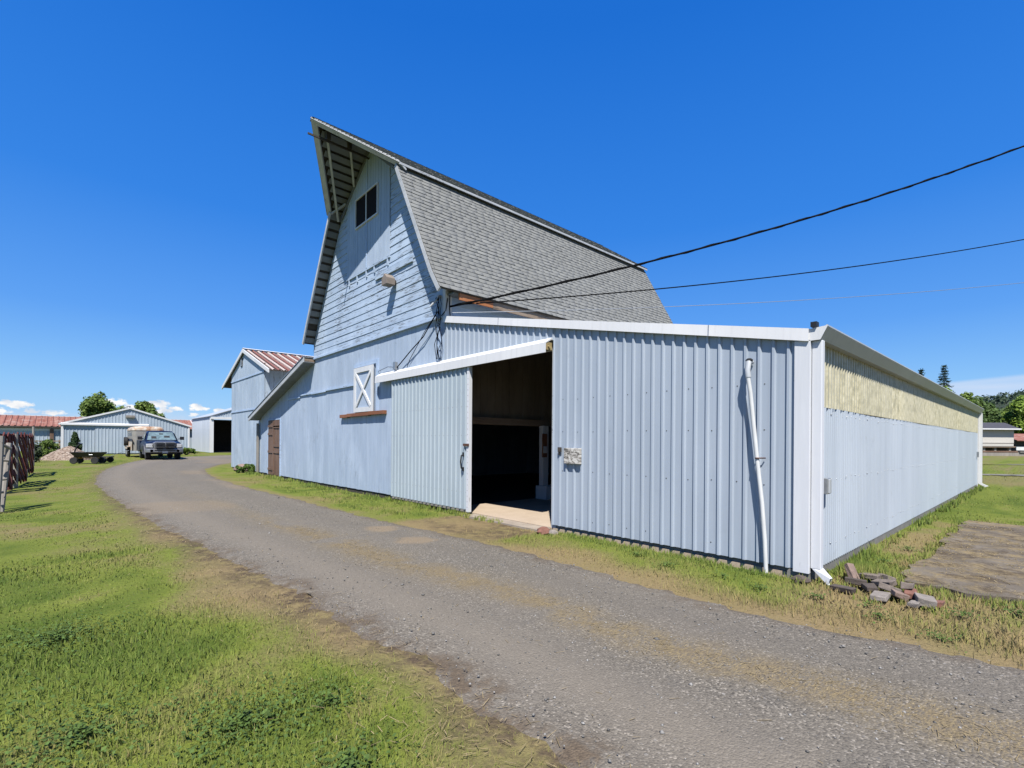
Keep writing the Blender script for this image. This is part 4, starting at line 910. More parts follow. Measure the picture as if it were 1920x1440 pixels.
mb=MB(); vboards(mb,.08,8.8,K(.05),K(4.4),19.60,.34,35,axis='x',out=-1); mb.build('side_wall',M['annexboards'],ann)
mb=MB(); mb.box(.08,8.8,25.0,25.07,.03,4.5); mb.box(8.75,8.8,19.65,25.0,.03,4.6); mb.build('rear_walls',M['annexboards'],ann)
mb=MB(); mb.box(.072,.1,19.65,25.0,.0,4.5); mb.build('wall_backing',M['dark'],ann)
mb=MB()
def ribroof(mb,a,b,x0,x1,pitch,h):
    a=Vector((0,a[0],a[1]));b=Vector((0,b[0],b[1]));d=(b-a).normalized();n=Vector((0,-d.z,d.y)); n=n if n.z>0 else -n
    x=x0
    while x<x1-.001:
        for f0,h0,f1,h1 in ((0,0,.6,0),(.6,0,.7,h),(.7,h,.9,h),(.9,h,1.,0)):
            A=[a+n*h0,a+n*h1,b+n*h1,b+n*h0]; X=[x+f0*pitch,x+f1*pitch,x+f1*pitch,x+f0*pitch]
            mb.add([(xx,p.y,p.z) for xx,p in zip(X,A)],[(0,1,2,3)])
        x+=pitch
ribroof(mb,ER,(RY,RZ),-.03,9.0,.21,.03); ribroof(mb,EL,(RY,RZ),-.03,9.0,.21,.03); rf=mb.build('roof',M['annexroof'],ann)
mb=MB()
for E_ in (ER,EL):
    mb.prism([E_,(RY,RZ),(RY,RZ-.05),(E_[0],E_[1]-.05)],'x',-.02,9.0)
mb.build('roof_deck',M['dark'],rf)
mb=MB()
for E_ in (ER,EL):
    mb.prism([(E_[0],E_[1]+.02),(RY,RZ+.02),(RY,RZ-.13),(E_[0],E_[1]-.13)],'x',-.075,-.03)
mb.build('barge_boards',M['whitewood'],rf)
mb=MB(); mb.prism([(RY-.13,RZ+.03),(RY,RZ+.075),(RY+.13,RZ+.03),(RY,RZ+.055)],'x',-.06,9.0); mb.build('ridge_cap',M['white'],rf)
mb=MB(); mb.box(.0,.03,22.98,23.24,4.72,5.08); vt=mb.build('vent',M['dark'],ann)
mb=MB()
for k in range(6): mb.box(-.012,.0,22.99,23.23,4.74+k*.058,4.765+k*.058)
mb.build('vent_slats',M['annexboards'],vt)
mb=MB(); mb.box(-.05,.0,20.15,20.32,.02,2.05); mb.build('corner_post',M['greywood'],ann)
# ================================================================== FAR SHEDS
ms=thing('machine_shed','wide pale blue metal shed with low gable and white door track behind the parked pickup','shed',(-2,53.8,0))
Y0=53.8; mx0,mx1,mr=-6.5,2.57,-1.95
gz=lambda x:4.04-(abs(x-mr))*(4.04-2.58)/4.55
mb=MB(); ribbed(mb,mx0+.15,mr,K(.0),gz,Y0,'x',-1,.23,.03,.08,.035); ribbed(mb,mr,mx1-.12,K(.0),gz,Y0,'x',-1,.23,.03,.08,.035); mb.build('front_wall',M['metalfar'],ms)
mb=MB(); mb.box(mx0,mx0+.1,Y0+.05,Y0+14,0,2.5); mb.box(mx1-.1,mx1,Y0+.05,Y0+14,0,2.5); mb.box(mx0+.1,mx1-.1,Y0+13.9,Y0+14,0,2.5); mb.build('side_walls',M['metalfar'],ms)
mb=MB(); mb.box(mx0,mx0+.17,Y0-.05,Y0+.02,0,2.5); mb.build('corner_trim',M['white'],ms); mb=MB(); mb.box(mx1-.13,mx1,Y0-.05,Y0+.02,0,2.5); mb.build('corner_trim',M['white'],ms)
mb=MB(); mb.prism([(mx0-.12,2.60),(mr,4.14),(mx1+.12,2.60),(mx1+.12,2.54),(mr,4.08),(mx0-.12,2.54)],'y',Y0-.08,Y0+14); rf=mb.build('roof',M['metalfar'],ms)
mb=MB(); mb.prism([(mx0-.15,2.62),(mr,4.17),(mx1+.15,2.62),(mx1+.15,2.48),(mr,4.03),(mx0-.15,2.48)],'y',Y0-.13,Y0-.085); mb.build('barge_boards',M['white'],rf)
mb=MB(); mb.prism([(Y0-.03,2.70),(Y0-.2,2.63),(Y0-.2,2.48),(Y0-.19,2.48),(Y0-.18,2.61),(Y0-.03,2.66)],'x',mx0,-.6); mb.build('track_cover',M['white'],ms)
mb=MB(); ribbed(mb,-4.32,-.9,K(.06),K(2.5),Y0-.07,'x',-1,.23,.03,.08,.035); mb.build('sliding_door',M['metalfar'],ms)
mb=MB(); mb.prism([(Y0-.02,3.20),(Y0-.34,3.26),(Y0-.34,3.44),(Y0-.02,3.46)],'x',-2.24,-1.62); mb.build('wall_light',M['greywood'],ms)
mb=MB(); mb.tube([(mr,Y0+.2,4.1),(mr,Y0+.2,4.26)],.05,8); mb.box(mr-.25,mr+.05,Y0+.1,Y0+.3,4.24,4.3); mb.build('roof_vent',M['galv'],ms)

os_=thing('open_shed','pale metal shed with a dark open bay, partly hidden by the annex','shed',(5,55.6,0))
Y1=55.6; ox=4.58
oz=lambda x:3.72+(x-ox)*.36 if x<10.6 else 3.72+6.02*.36-(x-10.6)*.36
mb=MB(); ribbed(mb,Y1+.12,Y1+10,K(.0),K(3.70),ox,'y',-1,.23,.028,.08,.035); mb.build('side_wall',M['metalside'],os_)
mb=MB(); mb.box(ox-.02,ox+.32,Y1-.04,Y1+.12,0,3.62); mb.build('corner_trim',M['white'],os_); mb=MB(); mb.box(ox+11.8,ox+12.1,Y1-.04,Y1+.12,0,3.62); mb.build('corner_trim',M['white'],os_)
mb=MB(); ribbed(mb,ox,10.6,K(3.66),oz,Y1,'x',-1,.23,.028,.08,.035); ribbed(mb,10.6,ox+12.1,K(3.66),oz,Y1,'x',-1,.23,.028,.08,.035); mb.build('gable_wall',M['metalfar'],os_)
mb=MB(); mb.box(ox+.05,ox+12,Y1-.16,Y1-.03,3.42,3.64); mb.build('header',M['white'],os_)
mb=MB(); mb.prism([(ox-.15,3.72),(10.6,oz(10.6)+.09),(ox+12.2,3.72),(ox+12.2,3.66),(10.6,oz(10.6)+.03),(ox-.15,3.66)],'y',Y1-.12,Y1+10.1); mb.build('roof',M['gutter'],os_)
mb=MB(); mb.box(ox+.05,ox+12,Y1+9.9,Y1+10,0,3.7); mb.box(ox+12,ox+12.1,Y1+.1,Y1+10,0,3.7); mb.box(ox+.05,ox+.09,Y1+.15,Y1+9.9,0,3.66); mb.build('inner_walls',M['dark'],os_)
mb=MB(); mb.box(ox+.1,ox+12,Y1+.1,Y1+9.9,-.05,.01); mb.build('floor',M['dark'],os_)
mb=MB()
for z in (.7,1.5,2.3,3.1): mb.box(ox+.09,ox+11.9,Y1+9.8,Y1+9.9,z,z+.15)
mb.build('girts',M['dark'],os_)

lb=thing('long_barn','long low farm building with a rusty red roof behind the machine shed','barn',(-10,69,0))
LX0,LX1=-42,5.1
mb=MB(); ribbed(mb,LX0,LX1,K(0),K(2.12),69.0,'x',-1,.30,.03,.1,.04); mb.build('front_wall',M['metalfar'],lb)
mb=MB(); mb.box(LX0,LX1,68.96,69.03,2.12,2.36); mb.build('white_band',M['white'],lb)
mb=MB(); mb.box(LX0,LX1,68.97,69.03,2.36,2.55); mb.build('upper_wall',M['soffit'],lb)
mb=MB(); mb.add([(LX1,69.03,0),(LX1,75,0),(LX1,75,2.6),(LX1,72,3.7),(LX1,69.03,2.6)],[(0,1,2,3,4)]); mb.build('end_wall',M['white'],lb)
mb=MB()
def ribroofx(mb,p,q_,x0,x1,pitch,h):
    a=Vector((0,)+p);b=Vector((0,)+q_);d=(b-a).normalized();n=Vector((0,-d.z,d.y)); n=n if n.z>0 else -n; x=x0
    while x<x1-.001:
        for f0,h0,f1,h1 in ((0,0,.6,0),(.6,0,.7,h),(.7,h,.9,h),(.9,h,1.,0)):
            A=[a+n*h0,a+n*h1,b+n*h1,b+n*h0]; X=[x+f0*pitch,x+f1*pitch,x+f1*pitch,x+f0*pitch]
            mb.add([(xx,pp.y,pp.z) for xx,pp in zip(X,A)],[(0,1,2,3)])
        x+=pitch
ribroofx(mb,(68.6,2.58),(72,3.74),LX0,LX1+.2,.45,.06); ribroofx(mb,(75.4,2.58),(72,3.74),LX0,LX1+.2,.45,.06); rf=mb.build('roof',M['redroof'],lb)
mb=MB(); mb.box(LX0,LX1+.2,68.58,68.64,2.44,2.57); mb.build('eave_board',M['dark'],rf)
mb=MB(); mb.prism([(68.6,2.62),(72,3.80),(75.4,2.62),(75.4,2.5),(72,3.68),(68.6,2.5)],'x',LX1+.2,LX1+.26); mb.build('barge_boards',M['white'],rf)
mb=MB(); mb.box(LX0,LX1+.2,71.9,72.1,3.73,3.80); mb.build('ridge_cap',M['white'],rf)
mb=MB()
mb.box(-7.6,-7.3,68.85,68.97,0,2.3); mb.build('dark_post',M['doorwood'],lb)
mb=MB(); mb.box(4.0,4.6,68.9,68.97,1.0,2.0); mb.build('window',M['glass'],lb)

# ================================================================== house and things on the right
hs=thing('raised_cabin','cream cabin on a raised base with a dark shingle roof beyond the right field','house',(94.97,1.92,0),math.atan2(RGT.y,RGT.x))
mb=MB(); mb.box(-14,0,0,7,1.66,2.9); mb.box(-14,0,0,1.7,2.9,3.55); mb.prism([(0,3.55),(7,2.9),(1.7,4.5)],'x',-14,-.0); mb.build('wall',plain('cream_siding',(.58,.555,.51),.7,0,.05,6),hs)
mb=MB(); mb.box(-14.2,-.55,-.5,6.5,1.18,1.56); mb.build('deck_skirt',plain('cream_skirt',(.56,.54,.50),.7,0,.06,6),hs)
mb=MB(); mb.box(-14.1,.05,-.05,6.9,1.56,1.66); mb.build('floor_edge',M['dark'],hs)
mb=MB(); mb.box(-14.2,-.2,-.45,-.3,1.02,1.18); mb.build('rail',M['oldwood'],hs)
for x in (-13.5,-11,-8.6,-6.2,-4.6,-3,-.9):
    mb=MB(); mb.box(x,x+.3,-.2,.1,0,1.02); mb.build('pier',M['greywood'],hs)
mb=MB(); mb.box(-13.8,-.3,.6,6.5,.0,1.16); mb.build('crawl_space',M['dark'],hs)
mb=MB(); mb.prism([(-.65,3.68),(1.7,4.66),(7.4,2.9),(7.4,2.8),(1.7,4.54),(-.65,3.58)],'x',-14.4,.35); rf=mb.build('roof',plain('dark_slate_shingles',(.055,.055,.068),.9,0,.2,3),hs)
mb=MB(); mb.box(-14.4,.36,-.72,-.65,3.56,3.74); mb.build('gutter',M['white'],rf)
tw=thing('timber_edging','low weathered timber retaining wall in front of the cream cabin','wall',(82,2.9,0),math.atan2(RGT.y,RGT.x))
mb=MB(); mb.box(-12,9,-.15,.15,-.05,.42); mb.build('lower_timbers',M['greywood'],tw)
mb=MB(); mb.box(-12,2.4,-.18,.10,.42,.62); mb.build('top_timber',M['doorwood'],tw)
mb=MB(); mb.box(2.6,9,-.3,.3,.42,.55); mb.build('cap_stone',M['foundation'],tw)
rb=thing('red_roofed_stable','stable with a faded red roof at the far right behind the cabin','stable',(121.5,2.6,0),math.atan2(RGT.y,RGT.x))
mb=MB(); mb.box(0,16,0,6,0,2.2); mb.build('wall',M['dark'],rb)
mb=MB(); mb.box(0,16,-.1,-.02,.4,1.1); mb.build('white_rail',M['white'],rb)
mb=MB(); mb.prism([(-.8,2.25),(3,3.5),(6.8,2.25),(6.8,2.1),(3,3.35),(-.8,2.1)],'x',-.6,16.5); mb.build('roof',M['redroof'],rb)
rfn=thing('paddock_rail','pale rail fence standing right of the cream cabin','fence',(90,-1.0,0),math.atan2(RGT.y,RGT.x))
mb=MB(); mb.box(-.8,9,-.04,.04,1.0,1.18); mb.box(-.8,9,-.04,.04,.45,.6); mb.build('rails',M['oldwood'],rfn)
for x in (-.5,3,6.5): mb=MB(); mb.box(x,x+.12,.04,.16,0,1.25); mb.build('post',M['greywood'],rfn)

# ================================================================== PICKUP (nose towards -y)
trk=thing('pickup_truck','dark blue pickup truck with a silver grille parked nose-on at the driveway edge','truck',(-1.28,36.8,0))
PAINT=plain('dark_blue_car_paint',(.008,.012,.034),.35,.0,.15,2,0,.35); CHROME=plain('silver_bumper_paint',(.36,.37,.39),.28,.6,.08,6); DIRTY=plain('dusty_lower_paint',(.10,.105,.125),.55,.1,.3,5)
def T(x,y,z): return (-1.28+x,36.8+y,z)
def sec(y,pts): return [T(x,y,z) for x,z in pts]
def body_sec(y,w,z0,z1,crown=.05,tuck=.05):
    return sec(y,[(-w+tuck,z0),(-w,z0+.18),(-w,z1-.22),(-w+.07,z1-.05),(-w*.5,z1+crown*.8),(0,z1+crown),(w*.5,z1+crown*.8),(w-.07,z1-.05),(w,z1-.22),(w,z0+.18),(w-.05,z0)])
mb=MB(); mb.loft([body_sec(.12,.84,.55,1.02,.04),body_sec(.25,.93,.50,1.12,.05),body_sec(.7,.98,.48,1.19,.06),body_sec(1.5,1.0,.48,1.25,.06),body_sec(1.75,1.0,.48,1.26,.05),body_sec(3.6,1.0,.48,1.26,.0),body_sec(3.62,1.0,.5,1.24,.0)]); bd=mb.build('body',PAINT,trk,smooth=True,angle=50)
def cab_sec(y,wb,wt,zb,zt): return sec(y,[(-wb,zb),(-wb,zb+.02),(-wt,zt-.10),(-wt+.10,zt),(0,zt+.03),(wt-.10,zt),(wt,zt-.10),(wb,zb+.02),(wb,zb)])
mb=MB(); mb.loft([cab_sec(1.55,.90,.88,1.22,1.27),cab_sec(1.62,.90,.87,1.22,1.32),cab_sec(2.18,.93,.73,1.22,1.86),cab_sec(2.35,.94,.74,1.22,1.90),cab_sec(3.3,.94,.74,1.22,1.90),cab_sec(3.58,.94,.76,1.22,1.78)]); cb=mb.build('cab',PAINT,trk,smooth=True,angle=40)
GLS=plain('windscreen_glass',(.16,.23,.25),.12,0,.35,5,0,.6)
mb=MB(); mb.add([T(-.80,1.555,1.30),T(.80,1.555,1.30),T(.65,2.115,1.83),T(-.65,2.115,1.83)],[(0,1,2,3)]); ws=mb.build('windscreen',GLS,trk)
mb=MB(); mb.obox(T(-.42,1.725,1.47),.27,.02,.2,Matrix.Rotation(-.8,3,'X')); mb.build('seat_back',M['black'],ws)
mb=MB(); mb.obox(T(.30,1.775,1.52),.30,.02,.16,Matrix.Rotation(-.8,3,'X')); mb.build('seat_back',M['black'],ws)
mb=MB(); mb.obox(T(0,1.965,1.71),.22,.02,.07,Matrix.Rotation(-.8,3,'X')); mb.build('rear_view_mirror',M['black'],ws)
for s in (-1,1):
    mb=MB(); mb.add([T(s*.925,1.85,1.30),T(s*.945,2.95,1.30),T(s*.785,2.9,1.78),T(s*.785,2.32,1.78)],[(0,1,2,3)]); mb.build('side_window',GLS,trk)
mb=MB()
for s in (-1,1): mb.box(-1.28+s*1.0-.03,-1.28+s*1.0+.03,36.8+3.65,36.8+5.75,.52,1.27)
mb.box(-2.25,-.31,36.8+5.7,36.8+5.76,.55,1.25); mb.box(-2.25,-.31,36.8+3.65,36.8+5.7,.55,.62); mb.build('cargo_bed',PAINT,trk,bevel=.02)
mb=MB(); mb.loft([sec(.02,[(-.99,.50),(-.99,.72),(.99,.72),(.99,.50)]),sec(-.10,[(-.80,.50),(-.80,.72),(.80,.72),(.80,.50)])][::-1]); mb.loft([sec(.28,[(-1.01,.48),(-1.01,.75),(1.01,.75),(1.01,.48)]),sec(.02,[(-.99,.48),(-.99,.75),(.99,.75),(.99,.48)])]); bp=mb.build('bumper',CHROME,trk,bevel=.03)
mb=MB(); mb.box(-1.28-.55,-1.28+.55,36.69,36.76,.60,.66); mb.build('bumper_slot',M['black'],bp)
for s in (-1,1): mb=MB(); mb.lathe([(.085,-.02),(.085,.02)],T(s*.70,-.08,.60),'y',12); mb.build('fog_lamp',M['black'],bp)
mb=MB(); mb.box(-1.28-.15,-1.28+.15,36.675,36.695,.45,.60); mb.build('license_plate',M['white'],bp)
mb=MB(); mb.loft([sec(.0,[(-.56,.78),(-.60,1.10),(-.48,1.18),(.48,1.18),(.60,1.10),(.56,.78)]),sec(.14,[(-.60,.74),(-.64,1.12),(-.50,1.20),(.50,1.20),(.64,1.12),(.60,.74)])]); gr=mb.build('grille',CHROME,trk,bevel=.015)
for s in (-1,1):
    for a,b in ((.83,.95),(1.0,1.11)):
        mb=MB(); x0,x1=sorted((-1.28+s*.06,-1.28+s*.50)); mb.box(x0,x1,36.08,36.805,a,b); mb.build('grille_opening',M['black'],gr)
mb=MB(); mb.obox(T(0,-.01,1.06),.13,.03,.15,Matrix.Rotation(0,3,'X')); mb.build('badge',M['galv'],gr,bevel=.03)
for s in (-1,1):
    mb=MB(); mb.loft([sec(.06,[(s*.62,.80),(s*.66,1.05),(s*.93,1.03),(s*.92,.82)]),sec(.24,[(s*.62,.78),(s*.66,1.07),(s*.98,1.05),(s*.98,.80)])]); mb.build('headlight',plain('headlight_lens',(.62,.63,.63),.1,.2,.08,20),trk,bevel=.02)
    mb=MB(); mb.obox(T(s*1.16,1.78,1.42),.24,.10,.22,Matrix.Identity(3)); mb.tube([T(s*.95,1.85,1.36),T(s*1.08,1.8,1.40)],.03,6); mb.build('side_mirror',M['black'],trk,bevel=.02)
    mb=MB(); mb.tube([T(s*1.0,1.0+.52*math.cos(a),.42+.52*math.sin(a)) for a in np.linspace(-.1,3.25,12)],.055,6); mb.build('wheel_arch',DIRTY,trk,smooth=True)
    for y in (1.0,4.45):
        mb=MB(); xo=s*.80; mb.lathe([(.20,-.14),(.37,-.14),(.405,-.10),(.405,.10),(.37,.14),(.20,.14)],T(xo,y,.405),'x',20); wh=mb.build('wheel',M['rubber'],trk,smooth=True)
        mb=MB(); mb.lathe([(.0001,.145*s),(.09,.15*s),(.12,.11*s),(.235,.142*s),(.235,.10*s)],T(xo,y,.405),'x',16); mb.build('rim',M['galv'],wh,smooth=True)
mb=MB(); mb.box(-2.0,-.56,37.2,42.2,.36,.5); mb.build('chassis',M['black'],trk)

# ================================================================== HORSE TRAILER
trl=thing('horse_trailer','rusty cream and grey horse trailer hitched behind the blue pickup','trailer',(-1.28,42.6,0))
CREAM=NT('rusty_cream_paint'); v=CREAM.coord(); n=CREAM.noise(v,1.6,6,.7); CRM=CREAM.done(CREAM.ramp(n,(.46,(.58,.53,.45)),(.56,(.44,.29,.18)),(.68,(.24,.10,.04))),.6)
STEEL=plain('dull_beige_skin',(.40,.375,.335),.4,.3,.1,4)
tx0,tx1,ty0,ty1=-2.52,-.62,43.2,47.6
mb=MB(); mb.loft([[(x,y,.50) for x,y in P] for P in ()]) if 0 else None
def rr_(w0,w1,y0,y1,r=.28,n=5):
    P=[]
    for cx,cy,a0 in ((w1-r,y0+r,-90),(w1-.03,y1-.03,0),(w0+.03,y1-.03,90),(w0+r,y0+r,180)):
        R=r if cy==y0+r else .03
        for i in range(n): a=math.radians(a0+90*i/(n-1)); P.append((cx+R*math.cos(a),cy+R*math.sin(a)))
    return P
PP=rr_(tx0,tx1,ty0,ty1)
mb=MB(); mb.loft([[(x,y,z) for x,y in PP] for z in (.48,.95,1.45,1.98)]); bx=mb.build('body',STEEL,trl,smooth=True,angle=45)
mb=MB(); cx,cy=(tx0+tx1)/2,(ty0+ty1)/2
mb.loft([[(cx+(x-cx)*k,cy+(y-cy)*k2,z) for x,y in PP] for z,k,k2 in ((1.98,1.03,1.012),(2.08,1.02,1.01),(2.2,.94,.985),(2.27,.80,.95),(2.29,.5,.85))]); mb.build('roof',CRM,trl,smooth=True,angle=60)
mb=MB(); mb.box(tx0-.012,tx0-.002,43.2,47.15,.5,1.15); mb.build('side_panel',CRM,bx)
mb=MB(); mb.box(tx0-.012,tx0-.002,43.1,47.15,1.17,1.36); mb.box(tx0+.28,tx1-.28,42.738,42.748,.86,1.06); mb.build('blue_stripe',PAINT,bx)
mb=MB(); mb.box(tx0+.28,tx1-.28,42.74,42.75,1.16,1.20); mb.box(tx0+.28,tx1-.28,42.74,42.75,1.56,1.59); mb.build('skin_seams',M['galv'],bx)
mb=MB(); mb.box(-1.55,-.95,42.735,42.75,1.60,1.86); mb.build('nose_window',M['glass'],trl)
for k in range(4): mb=MB(); mb.box(tx0-.016,tx0-.001,43.7+k*.85,44.2+k*.85,1.58,1.80); mb.build('side_window',M['glass'],trl)
mb=MB(); mb.box(tx0-.24,tx0-.005,44.4,46.4,.76,.80); mb.box(tx0-.24,tx0-.21,44.4,46.4,.60,.80); mb.build('fender',CRM,trl)
mb=MB(); mb.box(tx0-.28,tx0-.02,46.5,46.75,.85,1.45); mb.lathe([(.1,-.1),(.34,-.1),(.34,.1),(.1,.1)],(tx0-.16,46.6,1.15),'x',16); mb.build('spare_wheel',M['rubber'],trl)
for y in (44.95,45.85):
    for x in (tx0-.10,tx1+.02):
        mb=MB(); mb.lathe([(.16,-.1),(.33,-.1),(.35,-.06),(.35,.06),(.33,.1),(.16,.1)],(x,y,.35),'x',18); wh=mb.build('wheel',M['rubber'],trl,smooth=True)
        mb=MB(); mb.lathe([(.0001,-.105),(.19,-.10),(.19,.1),(.0001,.105)],(x,y,.35),'x',14); mb.build('rim',M['white'],wh,smooth=True)
mb=MB(); mb.box(-1.9,-.65,43,47,.38,.48); mb.bar((-1.28,41.9,.48),(-1.28,43.2,.44),.12,.1); mb.build('drawbar',M['rust'],trl)

# ================================================================== CART, small trailer, mound
def local(o): ORG[o.name]=Vector((0,0,0))
ct=thing('garden_cart','black poly dump cart with fat tyres and a yellow front axle on the lawn','cart',(-5.05,33.45,0),math.radians(-22)); local(ct)
mb=MB(); secs=[]
for z,a,b in ((.36,.48,.30),(.60,.68,.42),(.63,.70,.44),(.61,.66,.40),(.40,.46,.28)): secs.append([(-a,-b,z),(a*.98,-b,z),(a*.98,b,z),(-a,b,z)])
mb.loft(secs); bdd=mb.build('tray',M['black'],ct,bevel=.012)
mb=MB(); mb.obox((.22,-.372,.50),.16,.004,.028,Matrix.Rotation(-.45,3,'X')); mb.build('side_decal',M['galv'],bdd)
YEL=plain('yellow_paint',(.50,.27,.02),.5,0,.2,14)
mb=MB(); mb.box(-.62,-.34,-.14,.14,.27,.42); mb.box(-.55,.45,-.05,.05,.28,.34); mb.build('front_axle_frame',YEL,ct,bevel=.01)
mb=MB(); mb.tube([(-.60,0,.34),(-.64,0,.62),(-.52,0,.95),(-.36,0,1.06)],.032,8); mb.tube([(-.40,-.16,1.07),(-.36,.16,1.07)],.032,8); mb.build('pull_handle',M['black'],ct,smooth=True)
for x,y in ((-.52,-.36),(-.52,.30),(.40,-.36),(.40,.36)):
    mb=MB(); mb.lathe([(.08,-.06),(.16,-.065),(.175,-.03),(.175,.03),(.16,.065),(.08,.06)],(x,y,.175),'y',16); wh=mb.build('wheel',M['rubber'],ct,smooth=True)
    mb=MB(); mb.lathe([(.0001,-.055),(.085,-.05),(.085,.05),(.0001,.055)],(x,y,.175),'y',12); mb.build('hub',M['galv'],wh)
sc=thing('tow_cart','small two-wheeled tow cart with a thin raised drawbar behind the dump cart','cart',(-4.35,34.3,0),math.radians(-35)); local(sc)
mb=MB(); mb.box(-.45,.35,-.22,.22,.30,.36); mb.box(-.45,-.42,-.22,.22,.36,.52); mb.build('bed',M['dark'],sc)
mb=MB(); mb.tube([(.3,0,.36),(.7,0,.55),(1.25,0,.70)],.013,6); mb.build('drawbar',M['galv'],sc)
for y in (-.28,.28):
    mb=MB(); mb.lathe([(.07,-.05),(.165,-.05),(.17,0),(.165,.05),(.07,.05)],(.1,y,.17),'y',14); wh=mb.build('wheel',M['rubber'],sc,smooth=True)
    mb=MB(); mb.lathe([(.0001,-.04),(.075,-.04),(.075,.04),(.0001,.04)],(.1,y,.17),'y',10); mb.build('hub',M['galv'],wh)
def mound():
    n=64;m_=26;r=np.random.default_rng(6); V=[];F=[]
    for i in range(m_+1):
        for j in range(n):
            t=i/m_; a=2*np.pi*j/n; rad=1+.22*np.sin(a*2+.6)+.1*np.sin(a*3+1)
            x=np.cos(a)*1.45*t*rad; y=np.sin(a)*1.7*t*rad; z=.86*(1-t**1.15)*(1-.18*np.cos(a+.7)*t)+(r.random()-.5)*.07*(t<.97)
            V.append((-5.85+x*.83-y*.62,41.3+x*.62+y*.83,max(z,-.02) if i<m_ else -.03))
    for i in range(m_):
        for j in range(n): F.append((i*n+j,i*n+(j+1)%n,(i+1)*n+(j+1)%n,(i+1)*n+j))
    q=NT('wood_chips_and_gravel'); v=q.coord(); vo=q.n('ShaderNodeTexVoronoi'); vo.inputs['Scale'].default_value=13; q.l(v,vo.inputs['Vector']); s=q.n('ShaderNodeSeparateColor'); q.l(vo.outputs['Color'],s.inputs[0])
    c=q.ramp(s.outputs[0],(0.,(.12,.085,.065)),(.3,(.27,.20,.155)),(.75,(.38,.30,.235)),(1.,(.50,.43,.36))); q.bump(vo.outputs['Distance'],1.,.06)
    mt=q.done(c,.95,0,.1)
    tag(npmesh('gravel_mound',V,F,mt),'heap of tan wood chips and gravel on the lawn behind the dump cart','heap')
mound()
# ================================================================== FENCE JUMPS on the left
def panel(name,label,grp,px,py,rot,w_,h_,lift,nd,seed):
    run=w_*1.05
    t=thing(name,label,'fence panel',(px,py,0),rot,grp); local(t); r=random.Random(seed)
    k=0; 
    for i in range(nd):
        # diagonal planks clipped to the panel
        a=-run+i*(w_+run)/nd; b=a+run
        za,zb=lift+h_,lift
        if a<0: za=lift+h_*b/run; a=0
        if b>w_: zb=lift+h_*(b-w_)/run; b=w_
        if b-a<.08: continue
        mb=MB(); o=r.random()*.015; mb.bar((a,-.03-o,za),(b,-.03-o,zb),.028,.17,(0,0,1)); mb.build('plank',M['maroon'],t)
    mb=MB(); mb.box(0,w_,-.012,.03,lift+h_-.12,lift+h_); mb.build('rail',M['maroon'],t)
    mb=MB(); mb.box(0,w_,-.012,.03,lift,lift+.11); mb.build('rail',M['maroon'],t)
    for x in (-.1,w_): mb=MB(); mb.box(x,x+.1,-.03,.07,0,lift+h_+.03*r.random()); mb.build('post',M['maroon'],t)
    return t
FG='plank fence panels along the lawn'
def at(px_,f): 
    """point on the ground: sideways offset given as slope of the sight line from the tripod, f metres ahead"""
    p=CAM+FWD*f+RGT*(f*(px_-960)/910); return p.x,p.y
for nm,lab,p1_,f1_,p2_,f2_,nd,sd in (('plank_fence_panel','maroon diagonal-plank fence panel nearest the pole gate',-2,12.0,20,12.9,5,1),('plank_fence_panel','middle maroon diagonal-plank fence panel with a pale post in front',22,13.4,48,15.4,8,2),('plank_fence_panel','farthest maroon diagonal-plank fence panel by the tall thin post',49,17.4,61,19.2,6,3)):
    x,y=at(p1_,f1_); x2,y2=at(p2_,f2_); panel(nm,lab,FG,x,y,math.atan2(y2-y,x2-x),math.hypot(x2-x,y2-y),1.38,.10,nd,sd)
def pole(name,label,px_,f,h,r,grp,mat='greywood',lean=(0,0)):
    x,y=at(px_,f); mb=MB(); mb.tube([(x,y,-.05),(x+lean[0]*.5,y+lean[1]*.5,h*.5),(x+lean[0],y+lean[1],h)],[r*1.05,r,r*.9],8); o=mb.build(name,M[mat],None,smooth=True); tag(o,label,'post',grp)
pole('fence_post','pale square post standing in front of the maroon panels',30,13.7,1.5,.05,'posts along the left fence')
pole('fence_post','pale post between the middle and far maroon panels',49,17.2,1.45,.05,'posts along the left fence')
pole('fence_post','tallest thin grey post at the far end of the maroon panels',62.5,24.5,1.95,.05,'posts along the left fence')
pg=thing('pole_gate','rustic gate of crooked grey poles standing at the left picture edge','gate',(0,0,0))
def P3(px_,f,z): x,y=at(px_,f); return (x,y,z)
for a,b,r in (((3,9.25,-.03),(17,9.6,1.28),.045),((-6,9.0,-.03),(2,9.2,1.42),.05),((-4,9.4,0),(9,9.5,1.2),.04)): mb=MB(); mb.tube([P3(*a),P3((a[0]+b[0])/2+.8,(a[1]+b[1])/2,(a[2]+b[2])/2),P3(*b)],r,8); mb.build('upright_pole',M['greywood'],pg,smooth=True)
for a,b,r in (((-12,9.2,1.30),(20,9.5,1.18),.03),((-12,9.2,.93),(16,9.4,.95),.025),((-12,9.1,.55),(12,9.3,.60),.025),((-12,9.1,.30),(8,9.2,.36),.022),((-3,9.2,.72),(9,9.4,1.05),.022)): mb=MB(); mb.tube([P3(*a),P3((a[0]+b[0])/2,(a[1]+b[1])/2,(a[2]+b[2])/2+.02),P3(*b)],r,8); mb.build('cross_pole',M['greywood'],pg,smooth=True)
# rail fence in front of the long barn
rl=thing('rail_fence','dark two-rail fence in front of the long red-roofed barn','fence',(-8,62,0))
for z in (.62,1.02): mb=MB(); mb.box(-10.5,-6.6,61.97,62.03,z,z+.10); mb.build('rail',M['oldwood'],rl)
for x in (-10.4,-8.6,-6.8): mb=MB(); mb.box(x,x+.14,62.03,62.15,0,1.2); mb.build('post',M['oldwood'],rl)

